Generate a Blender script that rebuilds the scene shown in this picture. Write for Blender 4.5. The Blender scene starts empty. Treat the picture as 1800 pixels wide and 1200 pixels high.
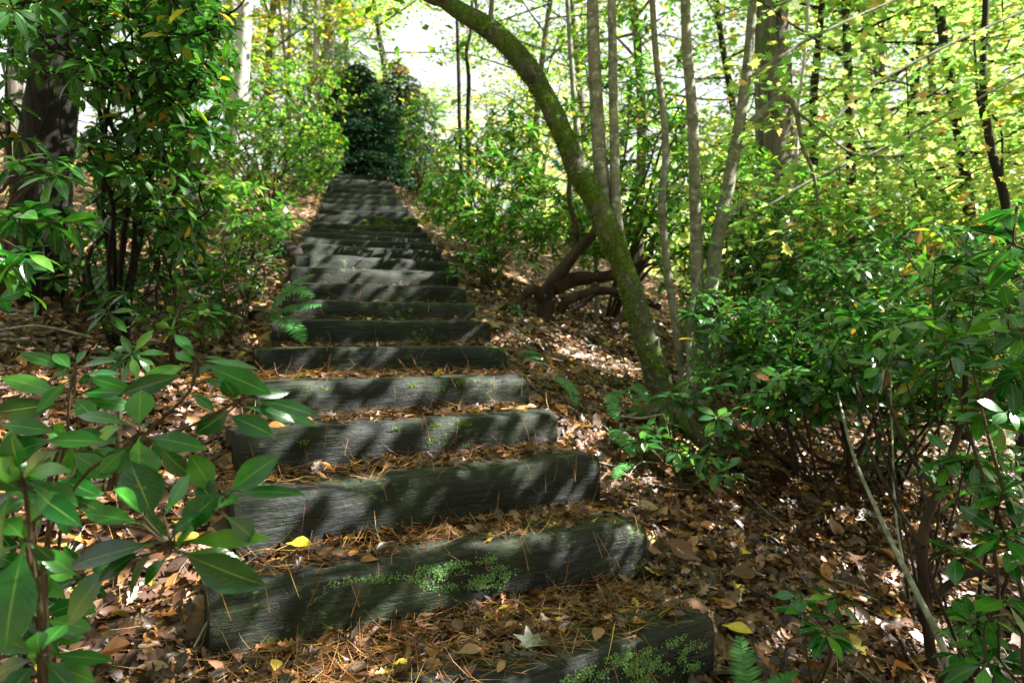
import bpy, math, random
import numpy as np
from mathutils import Vector

R = math.radians
rng = np.random.default_rng(11)
random.seed(5)
SC = bpy.context.scene
COL = SC.collection

# ---------------------------------------------------------------- camera
F = 1300.0                      # focal length in photo pixels (1800 wide)
CZ = 1.6
PITCH = 0.0
cam_d = bpy.data.cameras.new('camera')
cam = bpy.data.objects.new('camera', cam_d)
COL.objects.link(cam)
cam.location = (0, 0, CZ)
cam.rotation_euler = (R(90) - PITCH, 0, 0)
cam_d.sensor_width = 36
cam_d.lens = F / 1800 * 36
cam_d.clip_start = 0.05
cam_d.clip_end = 1500
cam_d.dof.use_dof = True
cam_d.dof.focus_distance = 2.1
cam_d.dof.aperture_fstop = 4.2
SC.camera = cam

# ---------------------------------------------------------------- light
SUN_AZ, SUN_EL = R(2), R(43)    # azimuth measured from +X towards +Y
SUNV = np.array([math.cos(SUN_EL) * math.cos(SUN_AZ), math.cos(SUN_EL) * math.sin(SUN_AZ), math.sin(SUN_EL)])
w = bpy.data.worlds.new('World')
SC.world = w
w.use_nodes = True
nt = w.node_tree
bg = nt.nodes['Background']
sky = nt.nodes.new('ShaderNodeTexSky')
sky.sky_type = 'NISHITA'
sky.sun_disc = False
sky.sun_elevation = SUN_EL
sky.sun_rotation = R(90) - SUN_AZ
sky.air_density = 1.0
sky.dust_density = 2.0
# thin bright cloud mixed over the blue
tc = nt.nodes.new('ShaderNodeTexCoord')
nz = nt.nodes.new('ShaderNodeTexNoise'); nz.inputs['Scale'].default_value = 2.2; nz.inputs['Detail'].default_value = 6
rp = nt.nodes.new('ShaderNodeValToRGB')
rp.color_ramp.elements[0].position = .28; rp.color_ramp.elements[1].position = .46
mx = nt.nodes.new('ShaderNodeMix'); mx.data_type = 'RGBA'
mx.inputs[7].default_value = (7.6, 7.8, 8.1, 1)
nt.links.new(tc.outputs['Generated'], nz.inputs['Vector'])
nt.links.new(nz.outputs['Fac'], rp.inputs['Fac'])
nt.links.new(rp.outputs['Color'], mx.inputs[0])
nt.links.new(sky.outputs['Color'], mx.inputs[6])
nt.links.new(mx.outputs[2], bg.inputs['Color'])
bg.inputs['Strength'].default_value = 0.030
sd = bpy.data.lights.new('sun', 'SUN')
sd.energy = 5.0
sd.angle = R(0.35)
sd.color = (1.0, .955, .88)
sun = bpy.data.objects.new('sun', sd)
COL.objects.link(sun)
sun.rotation_euler = Vector(tuple(SUNV)).to_track_quat('Z', 'Y').to_euler()
SC.view_settings.view_transform = 'Standard'
SC.view_settings.look = 'None'
SC.view_settings.exposure = 2.6
SC.view_settings.gamma = 1
SC.cycles.max_bounces = 8
SC.cycles.transmission_bounces = 4
SC.cycles.transparent_max_bounces = 4
SC.cycles.sample_clamp_indirect = 6

# ---------------------------------------------------------------- helpers
cp, sp = math.cos(PITCH), math.sin(PITCH)
FW = np.array([0, cp, -sp]); UP = np.array([0, sp, cp]); RT = np.array([1., 0, 0])


def P(px, py, d):
    """a photo pixel at depth d becomes a point of the place"""
    return np.array([0, 0, CZ]) + d * (FW + RT * (px - 900) / F + UP * (600 - py) / F)


def norm(v):
    return v / np.maximum(np.linalg.norm(v, axis=-1, keepdims=True), 1e-9)


class Geo:
    def __init__(s):
        s.v = []; s.f = []; s.uv = []; s.n = 0

    def add(s, v, f, uv=None):
        v = np.asarray(v, float).reshape(-1, 3)
        f = np.asarray(f, int)
        s.f.append(f + s.n)
        s.v.append(v)
        s.uv.append(np.zeros((len(v), 2)) if uv is None else np.asarray(uv, float).reshape(-1, 2))
        s.n += len(v)

    def build(s, name, mat, parent=None, loc=None, smooth=True):
        me = bpy.data.meshes.new(name)
        v = np.concatenate(s.v) if s.v else np.zeros((0, 3))
        uv = np.concatenate(s.uv) if s.uv else np.zeros((0, 2))
        if loc is not None:
            v = v - np.asarray(loc)
        loops = np.concatenate([f.ravel() for f in s.f])
        tot = np.concatenate([np.full(len(f), f.shape[1]) for f in s.f])
        start = np.concatenate([[0], np.cumsum(tot)[:-1]])
        me.vertices.add(len(v)); me.vertices.foreach_set('co', v.ravel().astype('f4'))
        me.loops.add(len(loops)); me.loops.foreach_set('vertex_index', loops.astype('i4'))
        me.polygons.add(len(tot)); me.polygons.foreach_set('loop_start', start.astype('i4'))
        me.polygons.foreach_set('use_smooth', np.full(len(tot), smooth))
        ul = me.uv_layers.new(name='uv')
        ul.data.foreach_set('uv', uv[loops].ravel().astype('f4'))
        me.materials.append(mat)
        me.update(calc_edges=True)
        o = bpy.data.objects.new(name, me)
        COL.objects.link(o)
        if parent is not None:
            o.parent = parent
        elif loc is not None:
            o.location = tuple(loc)
        return o


def tag(o, label=None, cat=None, group=None, kind=None):
    if label: o['label'] = label
    if cat: o['category'] = cat
    if group: o['group'] = group
    if kind: o['kind'] = kind
    return o


def thing(name, label, cat, loc, group=None):
    o = bpy.data.objects.new(name, None)
    COL.objects.link(o)
    o.location = tuple(loc)
    o.empty_display_size = .1
    return tag(o, label, cat, group)


def smooth_path(pts, rad, n=6):
    """Catmull-Rom through pts, radii follow"""
    pts = np.asarray(pts, float); rad = np.asarray(rad, float)
    q = np.vstack([2 * pts[0] - pts[1], pts, 2 * pts[-1] - pts[-2]])
    r = np.concatenate([[rad[0]], rad, [rad[-1]]])
    out, ro = [], []
    for i in range(1, len(q) - 2):
        for t in np.arange(n) / n:
            a = 2 * q[i]; b = q[i + 1] - q[i - 1]
            c = 2 * q[i - 1] - 5 * q[i] + 4 * q[i + 1] - q[i + 2]; d = -q[i - 1] + 3 * q[i] - 3 * q[i + 1] + q[i + 2]
            out.append(.5 * (a + b * t + c * t * t + d * t ** 3)); ro.append(r[i] + (r[i + 1] - r[i]) * t)
    out.append(q[-2]); ro.append(r[-2])
    return np.array(out), np.array(ro)


def tube(g, pts, rad, sides=8, n=4, bump=.0, smooth=True):
    if smooth:
        pts, rad = smooth_path(pts, rad, n)
    else:
        pts = np.asarray(pts, float); rad = np.asarray(rad, float)
    m = len(pts)
    tan = norm(np.gradient(pts, axis=0))
    ref = np.array([.3, .9, .1]) if abs(tan[0][1]) < .8 else np.array([1., .1, 0])
    u = norm(np.cross(tan, ref)); vv = np.cross(tan, u)
    a = np.arange(sides) / sides * 2 * math.pi
    L = np.concatenate([[0], np.cumsum(np.linalg.norm(np.diff(pts, axis=0), axis=1))])
    rr = rad[:, None] * np.ones(sides)
    if bump:
        ph = rng.uniform(0, 9, 6)
        rr = rr * (1 + bump * (np.sin(a * 3 + ph[0] + L[:, None] * 2.1) * .4 + np.sin(a * 5 + ph[1] - L[:, None] * 1.3) * .3
                               + rng.uniform(-.5, .5, (m, sides)) * .6))
    v = pts[:, None] + rr[..., None] * (np.cos(a)[None, :, None] * u[:, None] + np.sin(a)[None, :, None] * vv[:, None])
    i = np.arange(m - 1)[:, None] * sides; j = np.arange(sides)[None]; k = (j + 1) % sides
    f = np.stack([i + j, i + k, i + sides + k, i + sides + j], -1).reshape(-1, 4)
    uv = np.stack([np.broadcast_to(a / 6.2832, (m, sides)), np.broadcast_to(L[:, None], (m, sides))], -1)
    g.add(v.reshape(-1, 3), f, uv.reshape(-1, 2))
    # tip
    base = np.arange(sides)
    g.add(np.vstack([v[-1], pts[-1] + tan[-1] * rad[-1] * .6]), np.stack([base, (base + 1) % sides, np.full(sides, sides)], -1))


# leaf templates: rows of (t along the leaf, s across), made of quads or triangles
def tmpl_strip(n, prof):
    t = np.linspace(0, 1, n + 1)
    wd = np.array([prof(x) for x in t])
    T = np.stack([np.repeat(t, 3), (wd[:, None] * np.array([-1, 0, 1])).ravel() * .5], -1)
    f = []
    for i in range(n):
        b = i * 3
        f += [[b, b + 1, b + 4, b + 3], [b + 1, b + 2, b + 5, b + 4]]
    uv = np.stack([np.tile([0, .5, 1], n + 1), np.repeat(t, 3)], -1)
    return T, np.array(f), uv


def p_rhodo(x):
    if x < .13: return .07
    y = (x - .13) / .87
    return max(.02, math.sin(math.pi * min(1, y ** 1.04)) ** .95)


def p_oval(x): return max(.03, math.sin(math.pi * min(1, x ** .85)) ** .8)


def p_oak(x):
    if x < .1: return .07
    return max(.05, math.sin(math.pi * min(1, x ** .75)) ** .6 * (.68 + .38 * math.sin(x * 23)))


T_RH = tmpl_strip(8, p_rhodo)
T_RM = tmpl_strip(5, p_rhodo)
T_RL = tmpl_strip(3, p_oval)
T_LO = tmpl_strip(2, lambda x: [.12, 1., .05][int(round(x * 2))])
T_OV = tmpl_strip(4, p_oval)
T_OAK = tmpl_strip(13, p_oak)
T_PIN = tmpl_strip(2, lambda x: [.9, .75, .06][int(round(x * 2))])


def tmpl_maple():
    o = [(0, 0), (.12, .14), (-.02, .42), (.26, .34), (.42, .62), (.5, .3), (.68, .34), (.66, .12), (1, 0)]
    pts = o + [(a, -b) for a, b in o[-2:0:-1]]
    pts = [(.36, 0)] + pts
    n = len(pts) - 1
    f = [[0, 1 + i, 1 + (i + 1) % n] for i in range(n)]
    T = np.array(pts)
    return T, np.array(f), np.stack([T[:, 1] + .5, T[:, 0]], -1)


T_MAP = tmpl_maple()


def leaves(g, base, d, nrm, L, W, tm, droop=.15, fold=.08, curl=0.):
    """many leaves at once; every argument may be one value or one per leaf"""
    T, f, uv = tm
    N = len(base)
    d = norm(d)
    nrm = norm(nrm - d * np.sum(nrm * d, -1, keepdims=True))
    side = np.cross(d, nrm)
    L = np.broadcast_to(L, (N,))[:, None, None]; W = np.broadcast_to(W, (N,))[:, None, None]
    dr = np.broadcast_to(droop, (N,))[:, None, None]; fo = np.broadcast_to(fold, (N,))[:, None, None]
    cu = np.broadcast_to(curl, (N,))[:, None, None]
    t = T[:, 0][None, :, None]; s = T[:, 1][None, :, None]
    v = (base[:, None] + d[:, None] * L * t * (1 - .25 * np.abs(dr) * t) + side[:, None] * W * s
         + nrm[:, None] * (-dr * L * t * t + fo * W * np.abs(s) * 2 + cu * W * (4 * s * s)))
    K = len(T)
    ff = (f[None] + (np.arange(N) * K)[:, None, None]).reshape(-1, f.shape[1])
    g.add(v.reshape(-1, 3), ff, np.broadcast_to(uv, (N, K, 2)).reshape(-1, 2))


def whorl(g, c, axis, n, L, W, tm, spread=.9, droop=.18, phase=None):
    """a ring of leaves round a twig tip"""
    axis = norm(np.asarray(axis, float))
    ref = np.array([.2, -.3, .95]) if abs(axis[2]) < .8 else np.array([1., .2, 0])
    u = norm(np.cross(axis, ref)); v = np.cross(axis, u)
    a = np.arange(n) * 2.399 + (rng.uniform(0, 6) if phase is None else phase) + rng.normal(0, .15, n)
    el = rng.uniform(-.35, .45, n) * spread + np.linspace(-.25, .35, n)
    rad = np.cos(a)[:, None] * u + np.sin(a)[:, None] * v
    d = rad * np.cos(el)[:, None] + axis * np.sin(el)[:, None]
    d[:, 2] -= .12
    nr = axis * np.cos(el)[:, None] - rad * np.sin(el)[:, None] + rng.normal(0, .22, (n, 3))
    LL = L * rng.uniform(.7, 1.15, n)
    leaves(g, c - axis * rng.uniform(0, .02, (n, 1)) + d * .004, d, nr, LL, W * LL / L * rng.uniform(.85, 1.1, n), tm,
           droop * rng.uniform(.3, 1.7, n), rng.uniform(.0, .16, n))


# ---------------------------------------------------------------- materials
def new_mat(name):
    m = bpy.data.materials.new(name); m.use_nodes = True
    n = m.node_tree.nodes; n.clear()
    return m, n, m.node_tree.links


def ramp(n, stops, interp='LINEAR'):
    r = n.new('ShaderNodeValToRGB'); cr = r.color_ramp; cr.interpolation = interp
    while len(cr.elements) < len(stops): cr.elements.new(.5)
    for e, (p, c) in zip(cr.elements, stops):
        e.position = p; e.color = (*c, 1)
    return r


def mixc(n, l, fac, a, b, mode='MIX'):
    m = n.new('ShaderNodeMix'); m.data_type = 'RGBA'; m.blend_type = mode
    for s, x in ((0, fac), (6, a), (7, b)):
        if hasattr(x, 'links'): l.new(x, m.inputs[s])
        elif s == 0: m.inputs[0].default_value = x
        else: m.inputs[s].default_value = (*x, 1)
    return m.outputs[2]


def noise(n, l, vec, scale, detail=3, rough=.55, dist=0):
    t = n.new('ShaderNodeTexNoise'); t.inputs['Scale'].default_value = scale
    t.inputs['Detail'].default_value = detail; t.inputs['Roughness'].default_value = rough
    t.inputs['Distortion'].default_value = dist
    if vec is not None: l.new(vec, t.inputs['Vector'])
    return t.outputs['Fac']


def mapping(n, l, src, scale):
    m = n.new('ShaderNodeMapping'); m.inputs['Scale'].default_value = scale
    l.new(src, m.inputs['Vector']); return m.outputs['Vector']


def leaf_mat(name, stops, trans=.35, rough=.35, rib=(.35, .45, .12), ribw=.35, spec=.5, tcol=1.6, tblue=.5, blot=0):
    m, n, l = new_mat(name)
    geo = n.new('ShaderNodeNewGeometry'); uv = n.new('ShaderNodeUVMap')
    r = ramp(n, stops); l.new(geo.outputs['Random Per Island'], r.inputs['Fac'])
    col = r.outputs['Color']
    nzv = noise(n, l, geo.outputs['Position'], 28, 3)
    rr = ramp(n, [(.3, (.78, .78, .78)), (.7, (1.18, 1.18, 1.18))]); l.new(nzv, rr.inputs['Fac'])
    col = mixc(n, l, 1, col, rr.outputs['Color'], 'MULTIPLY')
    if blot:
        vo = n.new('ShaderNodeTexVoronoi'); vo.inputs['Scale'].default_value = 55; l.new(geo.outputs['Position'], vo.inputs['Vector'])
        f9 = noise(n, l, geo.outputs['Position'], 19, 3)
        m9 = n.new('ShaderNodeMath'); m9.operation = 'SUBTRACT'; l.new(f9, m9.inputs[0]); l.new(vo.outputs['Distance'], m9.inputs[1])
        r9 = ramp(n, [(.42, (0, 0, 0)), (.47, (blot, blot, blot))]); l.new(m9.outputs[0], r9.inputs['Fac'])
        col = mixc(n, l, r9.outputs['Color'], col, (.16, .11, .03))
        f8 = noise(n, l, geo.outputs['Position'], 9, 4)
        r8 = ramp(n, [(.35, (.62, .72, .7)), (.7, (1.35, 1.2, .9))]); l.new(f8, r8.inputs['Fac'])
        col = mixc(n, l, 1, col, r8.outputs['Color'], 'MULTIPLY')
    if ribw:
        sep = n.new('ShaderNodeSeparateXYZ'); l.new(uv.outputs['UV'], sep.inputs[0])
        a = n.new('ShaderNodeMath'); a.operation = 'SUBTRACT'; l.new(sep.outputs[0], a.inputs[0]); a.inputs[1].default_value = .5
        b = n.new('ShaderNodeMath'); b.operation = 'ABSOLUTE'; l.new(a.outputs[0], b.inputs[0])
        c = ramp(n, [(.008, (1, 1, 1)), (.026, (0, 0, 0))]); l.new(b.outputs[0], c.inputs['Fac'])
        sc = n.new('ShaderNodeMath'); sc.operation = 'MULTIPLY'; l.new(c.outputs['Color'], sc.inputs[0]); sc.inputs[1].default_value = ribw
        col = mixc(n, l, sc.outputs[0], col, rib)
    bs = n.new('ShaderNodeBsdfPrincipled'); l.new(col, bs.inputs['Base Color'])
    bs.inputs['Roughness'].default_value = rough; bs.inputs['Specular IOR Level'].default_value = spec
    tr = n.new('ShaderNodeBsdfTranslucent')
    l.new(mixc(n, l, 1, col, (tcol * 1.05, tcol * 1.15, tcol * tblue), 'MULTIPLY'), tr.inputs['Color'])
    mix = n.new('ShaderNodeMixShader'); mix.inputs[0].default_value = trans
    l.new(bs.outputs[0], mix.inputs[1]); l.new(tr.outputs[0], mix.inputs[2])
    if ribw:
        # side veins as a bump
        wv = n.new('ShaderNodeTexWave'); wv.inputs['Scale'].default_value = 6; wv.inputs['Distortion'].default_value = 1.5
        l.new(mapping(n, l, uv.outputs['UV'], (.6, 1, 1)), wv.inputs['Vector'])
        wv.bands_direction = 'DIAGONAL'
        bp = n.new('ShaderNodeBump'); bp.inputs['Strength'].default_value = .07; bp.inputs['Distance'].default_value = .004
        l.new(wv.outputs['Fac'], bp.inputs['Height']); l.new(bp.outputs[0], bs.inputs['Normal'])
    out = n.new('ShaderNodeOutputMaterial'); l.new(mix.outputs[0], out.inputs[0])
    return m


def bark_mat(name, c1, c2, moss=0., mosscol=(.08, .13, .015), lichen=0., scale=(14, 14, 2.5), mscale=3.0, bump=.6):
    m, n, l = new_mat(name)
    tcd = n.new('ShaderNodeTexCoord'); o = tcd.outputs['Object']
    st = mapping(n, l, o, scale)
    f1 = noise(n, l, st, 1.6, 6, .65, .6)
    r = ramp(n, [(.34, c1), (.66, c2)]); l.new(f1, r.inputs['Fac']); col = r.outputs['Color']
    if lichen:
        f3 = noise(n, l, o, 26, 4, .6)
        lr = ramp(n, [(.56, (0, 0, 0)), (.62, (lichen, lichen, lichen))]); l.new(f3, lr.inputs['Fac'])
        col = mixc(n, l, lr.outputs['Color'], col, (.34, .38, .31))
    if moss:
        f2 = noise(n, l, o, mscale, 7, .7)
        mr = ramp(n, [(.62 - moss * .3, (0, 0, 0)), (.72 - moss * .3, (1, 1, 1))]); l.new(f2, mr.inputs['Fac'])
        f4 = noise(n, l, o, 60, 2)
        mcol = ramp(n, [(.35, tuple(x * .5 for x in mosscol)), (.65, tuple(x * 1.5 for x in mosscol))]); l.new(f4, mcol.inputs['Fac'])
        col = mixc(n, l, mr.outputs['Color'], col, mcol.outputs['Color'])
    bs = n.new('ShaderNodeBsdfPrincipled'); l.new(col, bs.inputs['Base Color']); bs.inputs['Roughness'].default_value = .88
    bs.inputs['Specular IOR Level'].default_value = .25
    bp = n.new('ShaderNodeBump'); bp.inputs['Strength'].default_value = bump; bp.inputs['Distance'].default_value = .02
    l.new(f1, bp.inputs['Height']); l.new(bp.outputs[0], bs.inputs['Normal'])
    out = n.new('ShaderNodeOutputMaterial'); l.new(bs.outputs[0], out.inputs[0])
    return m


M = {}
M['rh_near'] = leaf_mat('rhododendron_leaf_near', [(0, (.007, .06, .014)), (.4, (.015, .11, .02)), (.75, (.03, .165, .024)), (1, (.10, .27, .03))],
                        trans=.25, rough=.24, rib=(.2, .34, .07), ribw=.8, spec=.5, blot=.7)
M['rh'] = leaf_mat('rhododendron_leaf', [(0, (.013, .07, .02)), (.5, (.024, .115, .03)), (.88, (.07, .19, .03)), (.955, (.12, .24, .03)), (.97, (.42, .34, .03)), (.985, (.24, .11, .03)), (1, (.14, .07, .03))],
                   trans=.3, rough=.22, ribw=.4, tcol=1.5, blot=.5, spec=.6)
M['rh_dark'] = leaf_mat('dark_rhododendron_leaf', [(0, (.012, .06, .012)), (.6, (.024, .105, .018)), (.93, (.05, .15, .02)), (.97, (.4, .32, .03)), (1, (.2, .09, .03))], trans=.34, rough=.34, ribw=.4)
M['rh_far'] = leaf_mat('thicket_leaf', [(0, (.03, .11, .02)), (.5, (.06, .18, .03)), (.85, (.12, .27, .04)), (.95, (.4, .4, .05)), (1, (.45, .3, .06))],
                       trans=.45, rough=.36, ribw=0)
M['maple'] = leaf_mat('maple_leaf', [(0, (.12, .25, .06)), (.5, (.2, .34, .08)), (.8, (.34, .38, .10)), (.93, (.46, .38, .12)), (1, (.45, .22, .08))],
                      trans=.55, rough=.5, ribw=0, tblue=.9)
M['far_leaf'] = leaf_mat('far_hillside_leaf', [(0, (.22, .32, .10)), (.5, (.36, .40, .13)), (.85, (.46, .42, .16)), (1, (.5, .3, .12))], trans=.5, rough=.6, ribw=0, tblue=.9)
M['canopy'] = leaf_mat('canopy_leaf', [(0, (.07, .16, .025)), (.5, (.13, .25, .03)), (.85, (.24, .32, .04)), (1, (.5, .38, .05))],
                       trans=.48, rough=.5, ribw=0)
M['yellow'] = leaf_mat('yellow_leaf', [(0, (.30, .34, .04)), (.5, (.52, .42, .04)), (1, (.62, .38, .04))], trans=.5, rough=.5, ribw=0)
M['red'] = leaf_mat('red_leaf', [(0, (.45, .1, .05)), (.6, (.55, .2, .07)), (1, (.5, .3, .08))], trans=.5, rough=.5, ribw=0, tcol=1.3)
M['hemlock'] = leaf_mat('hemlock_needles', [(0, (.012, .05, .028)), (.6, (.025, .085, .045)), (1, (.05, .13, .05))], trans=.2, rough=.5, ribw=0)
M['pine'] = leaf_mat('pine_needles_green', [(0, (.04, .13, .07)), (.6, (.07, .19, .09)), (1, (.12, .25, .1))], trans=.3, rough=.5, ribw=0)
M['fern'] = leaf_mat('fern_leaf', [(0, (.045, .19, .055)), (.6, (.07, .25, .07)), (1, (.11, .32, .06))], trans=.4, rough=.45, ribw=0)
M['litter'] = leaf_mat('dead_leaf', [(0, (.02, .011, .009)), (.35, (.055, .026, .018)), (.6, (.115, .053, .03)), (.74, (.19, .10, .065)),
                                     (.8, (.28, .165, .11)), (.87, (.34, .17, .06)), (.93, (.38, .14, .035)), (.965, (.2, .15, .14)), (.985, (.45, .32, .04)), (1, (.45, .38, .07))],
                       trans=.16, rough=.42, rib=(.35, .22, .12), ribw=.3, tcol=1.4)
M['litter_tread'] = M['litter']
M['needle'] = leaf_mat('dead_pine_needle', [(0, (.12, .045, .018)), (.5, (.25, .10, .03)), (.85, (.36, .17, .04)), (1, (.38, .30, .06))], trans=.1, rough=.45, ribw=0)
M['yellow_fallen'] = leaf_mat('yellow_fallen_leaf', [(0, (.62, .46, .03)), (1, (.68, .52, .04))], trans=.2, rough=.4, rib=(.7, .6, .2), ribw=.4)
M['orange_fallen'] = leaf_mat('orange_fallen_leaf', [(0, (.6, .16, .02)), (1, (.65, .2, .03))], trans=.25, rough=.4, ribw=.2)
M['brown_fallen'] = leaf_mat('brown_fallen_leaf', [(0, (.22, .12, .07)), (1, (.3, .17, .09))], trans=.15, rough=.4, rib=(.4, .25, .15), ribw=.5)
M['pale_fallen'] = leaf_mat('pale_fallen_leaf', [(0, (.22, .24, .2)), (1, (.26, .27, .24))], trans=.15, rough=.5, rib=(.4, .4, .3), ribw=.5)
M['bark_dark'] = bark_mat('dark_bark', (.008, .006, .005), (.034, .027, .022), scale=(10, 10, 1.6))
M['bark_black'] = bark_mat('vine_trunk_bark', (.003, .002, .002), (.012, .010, .008), scale=(16, 16, 3), bump=1)
M['bark_root'] = bark_mat('dark_rhododendron_bark', (.012, .008, .007), (.06, .038, .03), scale=(6, 6, 3))
M['bark_big'] = bark_mat('furrowed_bark', (.03, .026, .022), (.17, .15, .125), moss=.25, mosscol=(.07, .11, .03), scale=(9, 9, 1.1), bump=1)
M['bark_grey'] = bark_mat('grey_bark', (.09, .09, .066), (.24, .235, .18), moss=.12, mosscol=(.12, .15, .05), lichen=.8, scale=(5, 5, 9))
M['bark_tan'] = bark_mat('tan_bark', (.07, .073, .052), (.21, .21, .16), lichen=.35, scale=(5, 5, 7))
M['bark_pale'] = bark_mat('pale_bark', (.16, .15, .14), (.5, .48, .45), scale=(7, 7, 2))
M['bark_moss'] = bark_mat('mossy_bark', (.02, .018, .013), (.10, .092, .065), moss=.56, mosscol=(.05, .09, .008), lichen=.3, scale=(6, 6, 4), mscale=4.5)
M['twig'] = bark_mat('brown_twig', (.03, .024, .012), (.085, .062, .03), scale=(20, 20, 20))
M['twig_green'] = bark_mat('green_twig', (.12, .15, .05), (.22, .25, .09), scale=(20, 20, 20))
M['stick'] = bark_mat('lichened_stick', (.14, .13, .1), (.36, .38, .3), scale=(14, 14, 14))
M['moss'] = leaf_mat('moss_tuft', [(0, (.04, .08, .01)), (.6, (.10, .17, .016)), (1, (.20, .30, .03))], trans=.4, rough=.6, ribw=0)
M['lichen'] = leaf_mat('lichen_tuft', [(0, (.07, .16, .05)), (.6, (.12, .26, .07)), (1, (.22, .36, .13))], trans=.2, rough=.7, ribw=0)


def wood_mat():
    m, n, l = new_mat('weathered_timber')
    tcd = n.new('ShaderNodeTexCoord'); oi = n.new('ShaderNodeObjectInfo')
    ad = n.new('ShaderNodeVectorMath'); ad.operation = 'ADD'
    sc = n.new('ShaderNodeVectorMath'); sc.operation = 'SCALE'; sc.inputs['Scale'].default_value = 37
    cmb = n.new('ShaderNodeCombineXYZ'); l.new(oi.outputs['Random'], cmb.inputs[0]); l.new(oi.outputs['Random'], cmb.inputs[1])
    l.new(cmb.outputs[0], sc.inputs[0]); l.new(tcd.outputs['Object'], ad.inputs[0]); l.new(sc.outputs[0], ad.inputs[1])
    o = ad.outputs[0]
    grain = noise(n, l, mapping(n, l, o, (4.5, 62, 62)), 1.2, 7, .68, .8)
    r = ramp(n, [(.28, (.005, .006, .006)), (.54, (.017, .021, .022)), (.80, (.09, .10, .103))]); l.new(grain, r.inputs['Fac'])
    big = noise(n, l, mapping(n, l, o, (1.2, 4, 4)), 1.8, 5, .6)
    br = ramp(n, [(.3, (.55, .55, .55)), (.7, (1.35, 1.35, 1.3))]); l.new(big, br.inputs['Fac'])
    col = mixc(n, l, 1, r.outputs['Color'], br.outputs['Color'], 'MULTIPLY')
    # green algae film, then moss specks
    al = noise(n, l, mapping(n, l, o, (1.5, 3, 3)), 1.7, 6, .65)
    ar = ramp(n, [(.44, (0, 0, 0)), (.62, (.55, .55, .55))]); l.new(al, ar.inputs['Fac'])
    col = mixc(n, l, ar.outputs['Color'], col, (.026, .044, .008))
    sp_ = noise(n, l, mapping(n, l, o, (1, 1.3, 1.3)), 30, 5, .7)
    zone = noise(n, l, o, 3.2, 2, .5)
    mm = n.new('ShaderNodeMath'); mm.operation = 'MULTIPLY'; l.new(sp_, mm.inputs[0]); l.new(zone, mm.inputs[1])
    sr = ramp(n, [(.335, (0, 0, 0)), (.38, (.8, .8, .8))]); l.new(mm.outputs[0], sr.inputs['Fac'])
    col = mixc(n, l, sr.outputs['Color'], col, (.10, .17, .045))
    vr = ramp(n, [(0, (.72, .74, .76)), (.5, (1, 1, 1)), (1, (1.3, 1.25, 1.15))]); l.new(oi.outputs['Random'], vr.inputs['Fac'])
    col = mixc(n, l, 1, col, vr.outputs['Color'], 'MULTIPLY')
    # damp dark foot and stains
    st_ = noise(n, l, mapping(n, l, o, (3, 1, 1.2)), 2.4, 4, .6)
    sr_ = ramp(n, [(.38, (.45, .47, .48)), (.58, (1, 1, 1))]); l.new(st_, sr_.inputs['Fac'])
    col = mixc(n, l, 1, col, sr_.outputs['Color'], 'MULTIPLY')
    # cracks
    ck = noise(n, l, mapping(n, l, o, (.9, 30, 30)), 1.1, 3, .5, 1.2)
    ckr = ramp(n, [(.485, (0, 0, 0)), (.5, (1, 1, 1)), (.515, (0, 0, 0))]); l.new(ck, ckr.inputs['Fac'])
    col = mixc(n, l, ckr.outputs['Color'], col, (.012, .012, .011))
    bs = n.new('ShaderNodeBsdfPrincipled'); l.new(col, bs.inputs['Base Color']); bs.inputs['Roughness'].default_value = .62
    bs.inputs['Specular IOR Level'].default_value = .28
    h = n.new('ShaderNodeMath'); h.operation = 'SUBTRACT'; l.new(grain, h.inputs[0]); l.new(ckr.outputs['Color'], h.inputs[1])
    h2 = n.new('ShaderNodeMath'); h2.operation = 'ADD'; l.new(h.outputs[0], h2.inputs[0]); l.new(sp_, h2.inputs[1])
    bp = n.new('ShaderNodeBump'); bp.inputs['Strength'].default_value = .6; bp.inputs['Distance'].default_value = .012
    l.new(h2.outputs[0], bp.inputs['Height']); l.new(bp.outputs[0], bs.inputs['Normal'])
    out = n.new('ShaderNodeOutputMaterial'); l.new(bs.outputs[0], out.inputs[0])
    return m


def ground_mat():
    m, n, l = new_mat('forest_floor')
    geo = n.new('ShaderNodeNewGeometry'); p = geo.outputs['Position']
    v = n.new('ShaderNodeTexVoronoi'); v.inputs['Scale'].default_value = 17; l.new(p, v.inputs['Vector'])
    sep = n.new('ShaderNodeSeparateXYZ'); l.new(v.outputs['Color'], sep.inputs[0])
    r = ramp(n, [(0, (.03, .018, .012)), (.3, (.09, .05, .03)), (.55, (.17, .095, .05)), (.8, (.26, .16, .09)), (1, (.4, .26, .1))])
    l.new(sep.outputs[0], r.inputs['Fac'])
    bs = n.new('ShaderNodeBsdfPrincipled'); l.new(r.outputs['Color'], bs.inputs['Base Color']); bs.inputs['Roughness'].default_value = .8
    bp = n.new('ShaderNodeBump'); bp.inputs['Strength'].default_value = .8; bp.inputs['Distance'].default_value = .03
    l.new(sep.outputs[1], bp.inputs['Height']); l.new(bp.outputs[0], bs.inputs['Normal'])
    out = n.new('ShaderNodeOutputMaterial'); l.new(bs.outputs[0], out.inputs[0])
    return m


M['wood'] = wood_mat()
M['ground'] = ground_mat()

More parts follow.
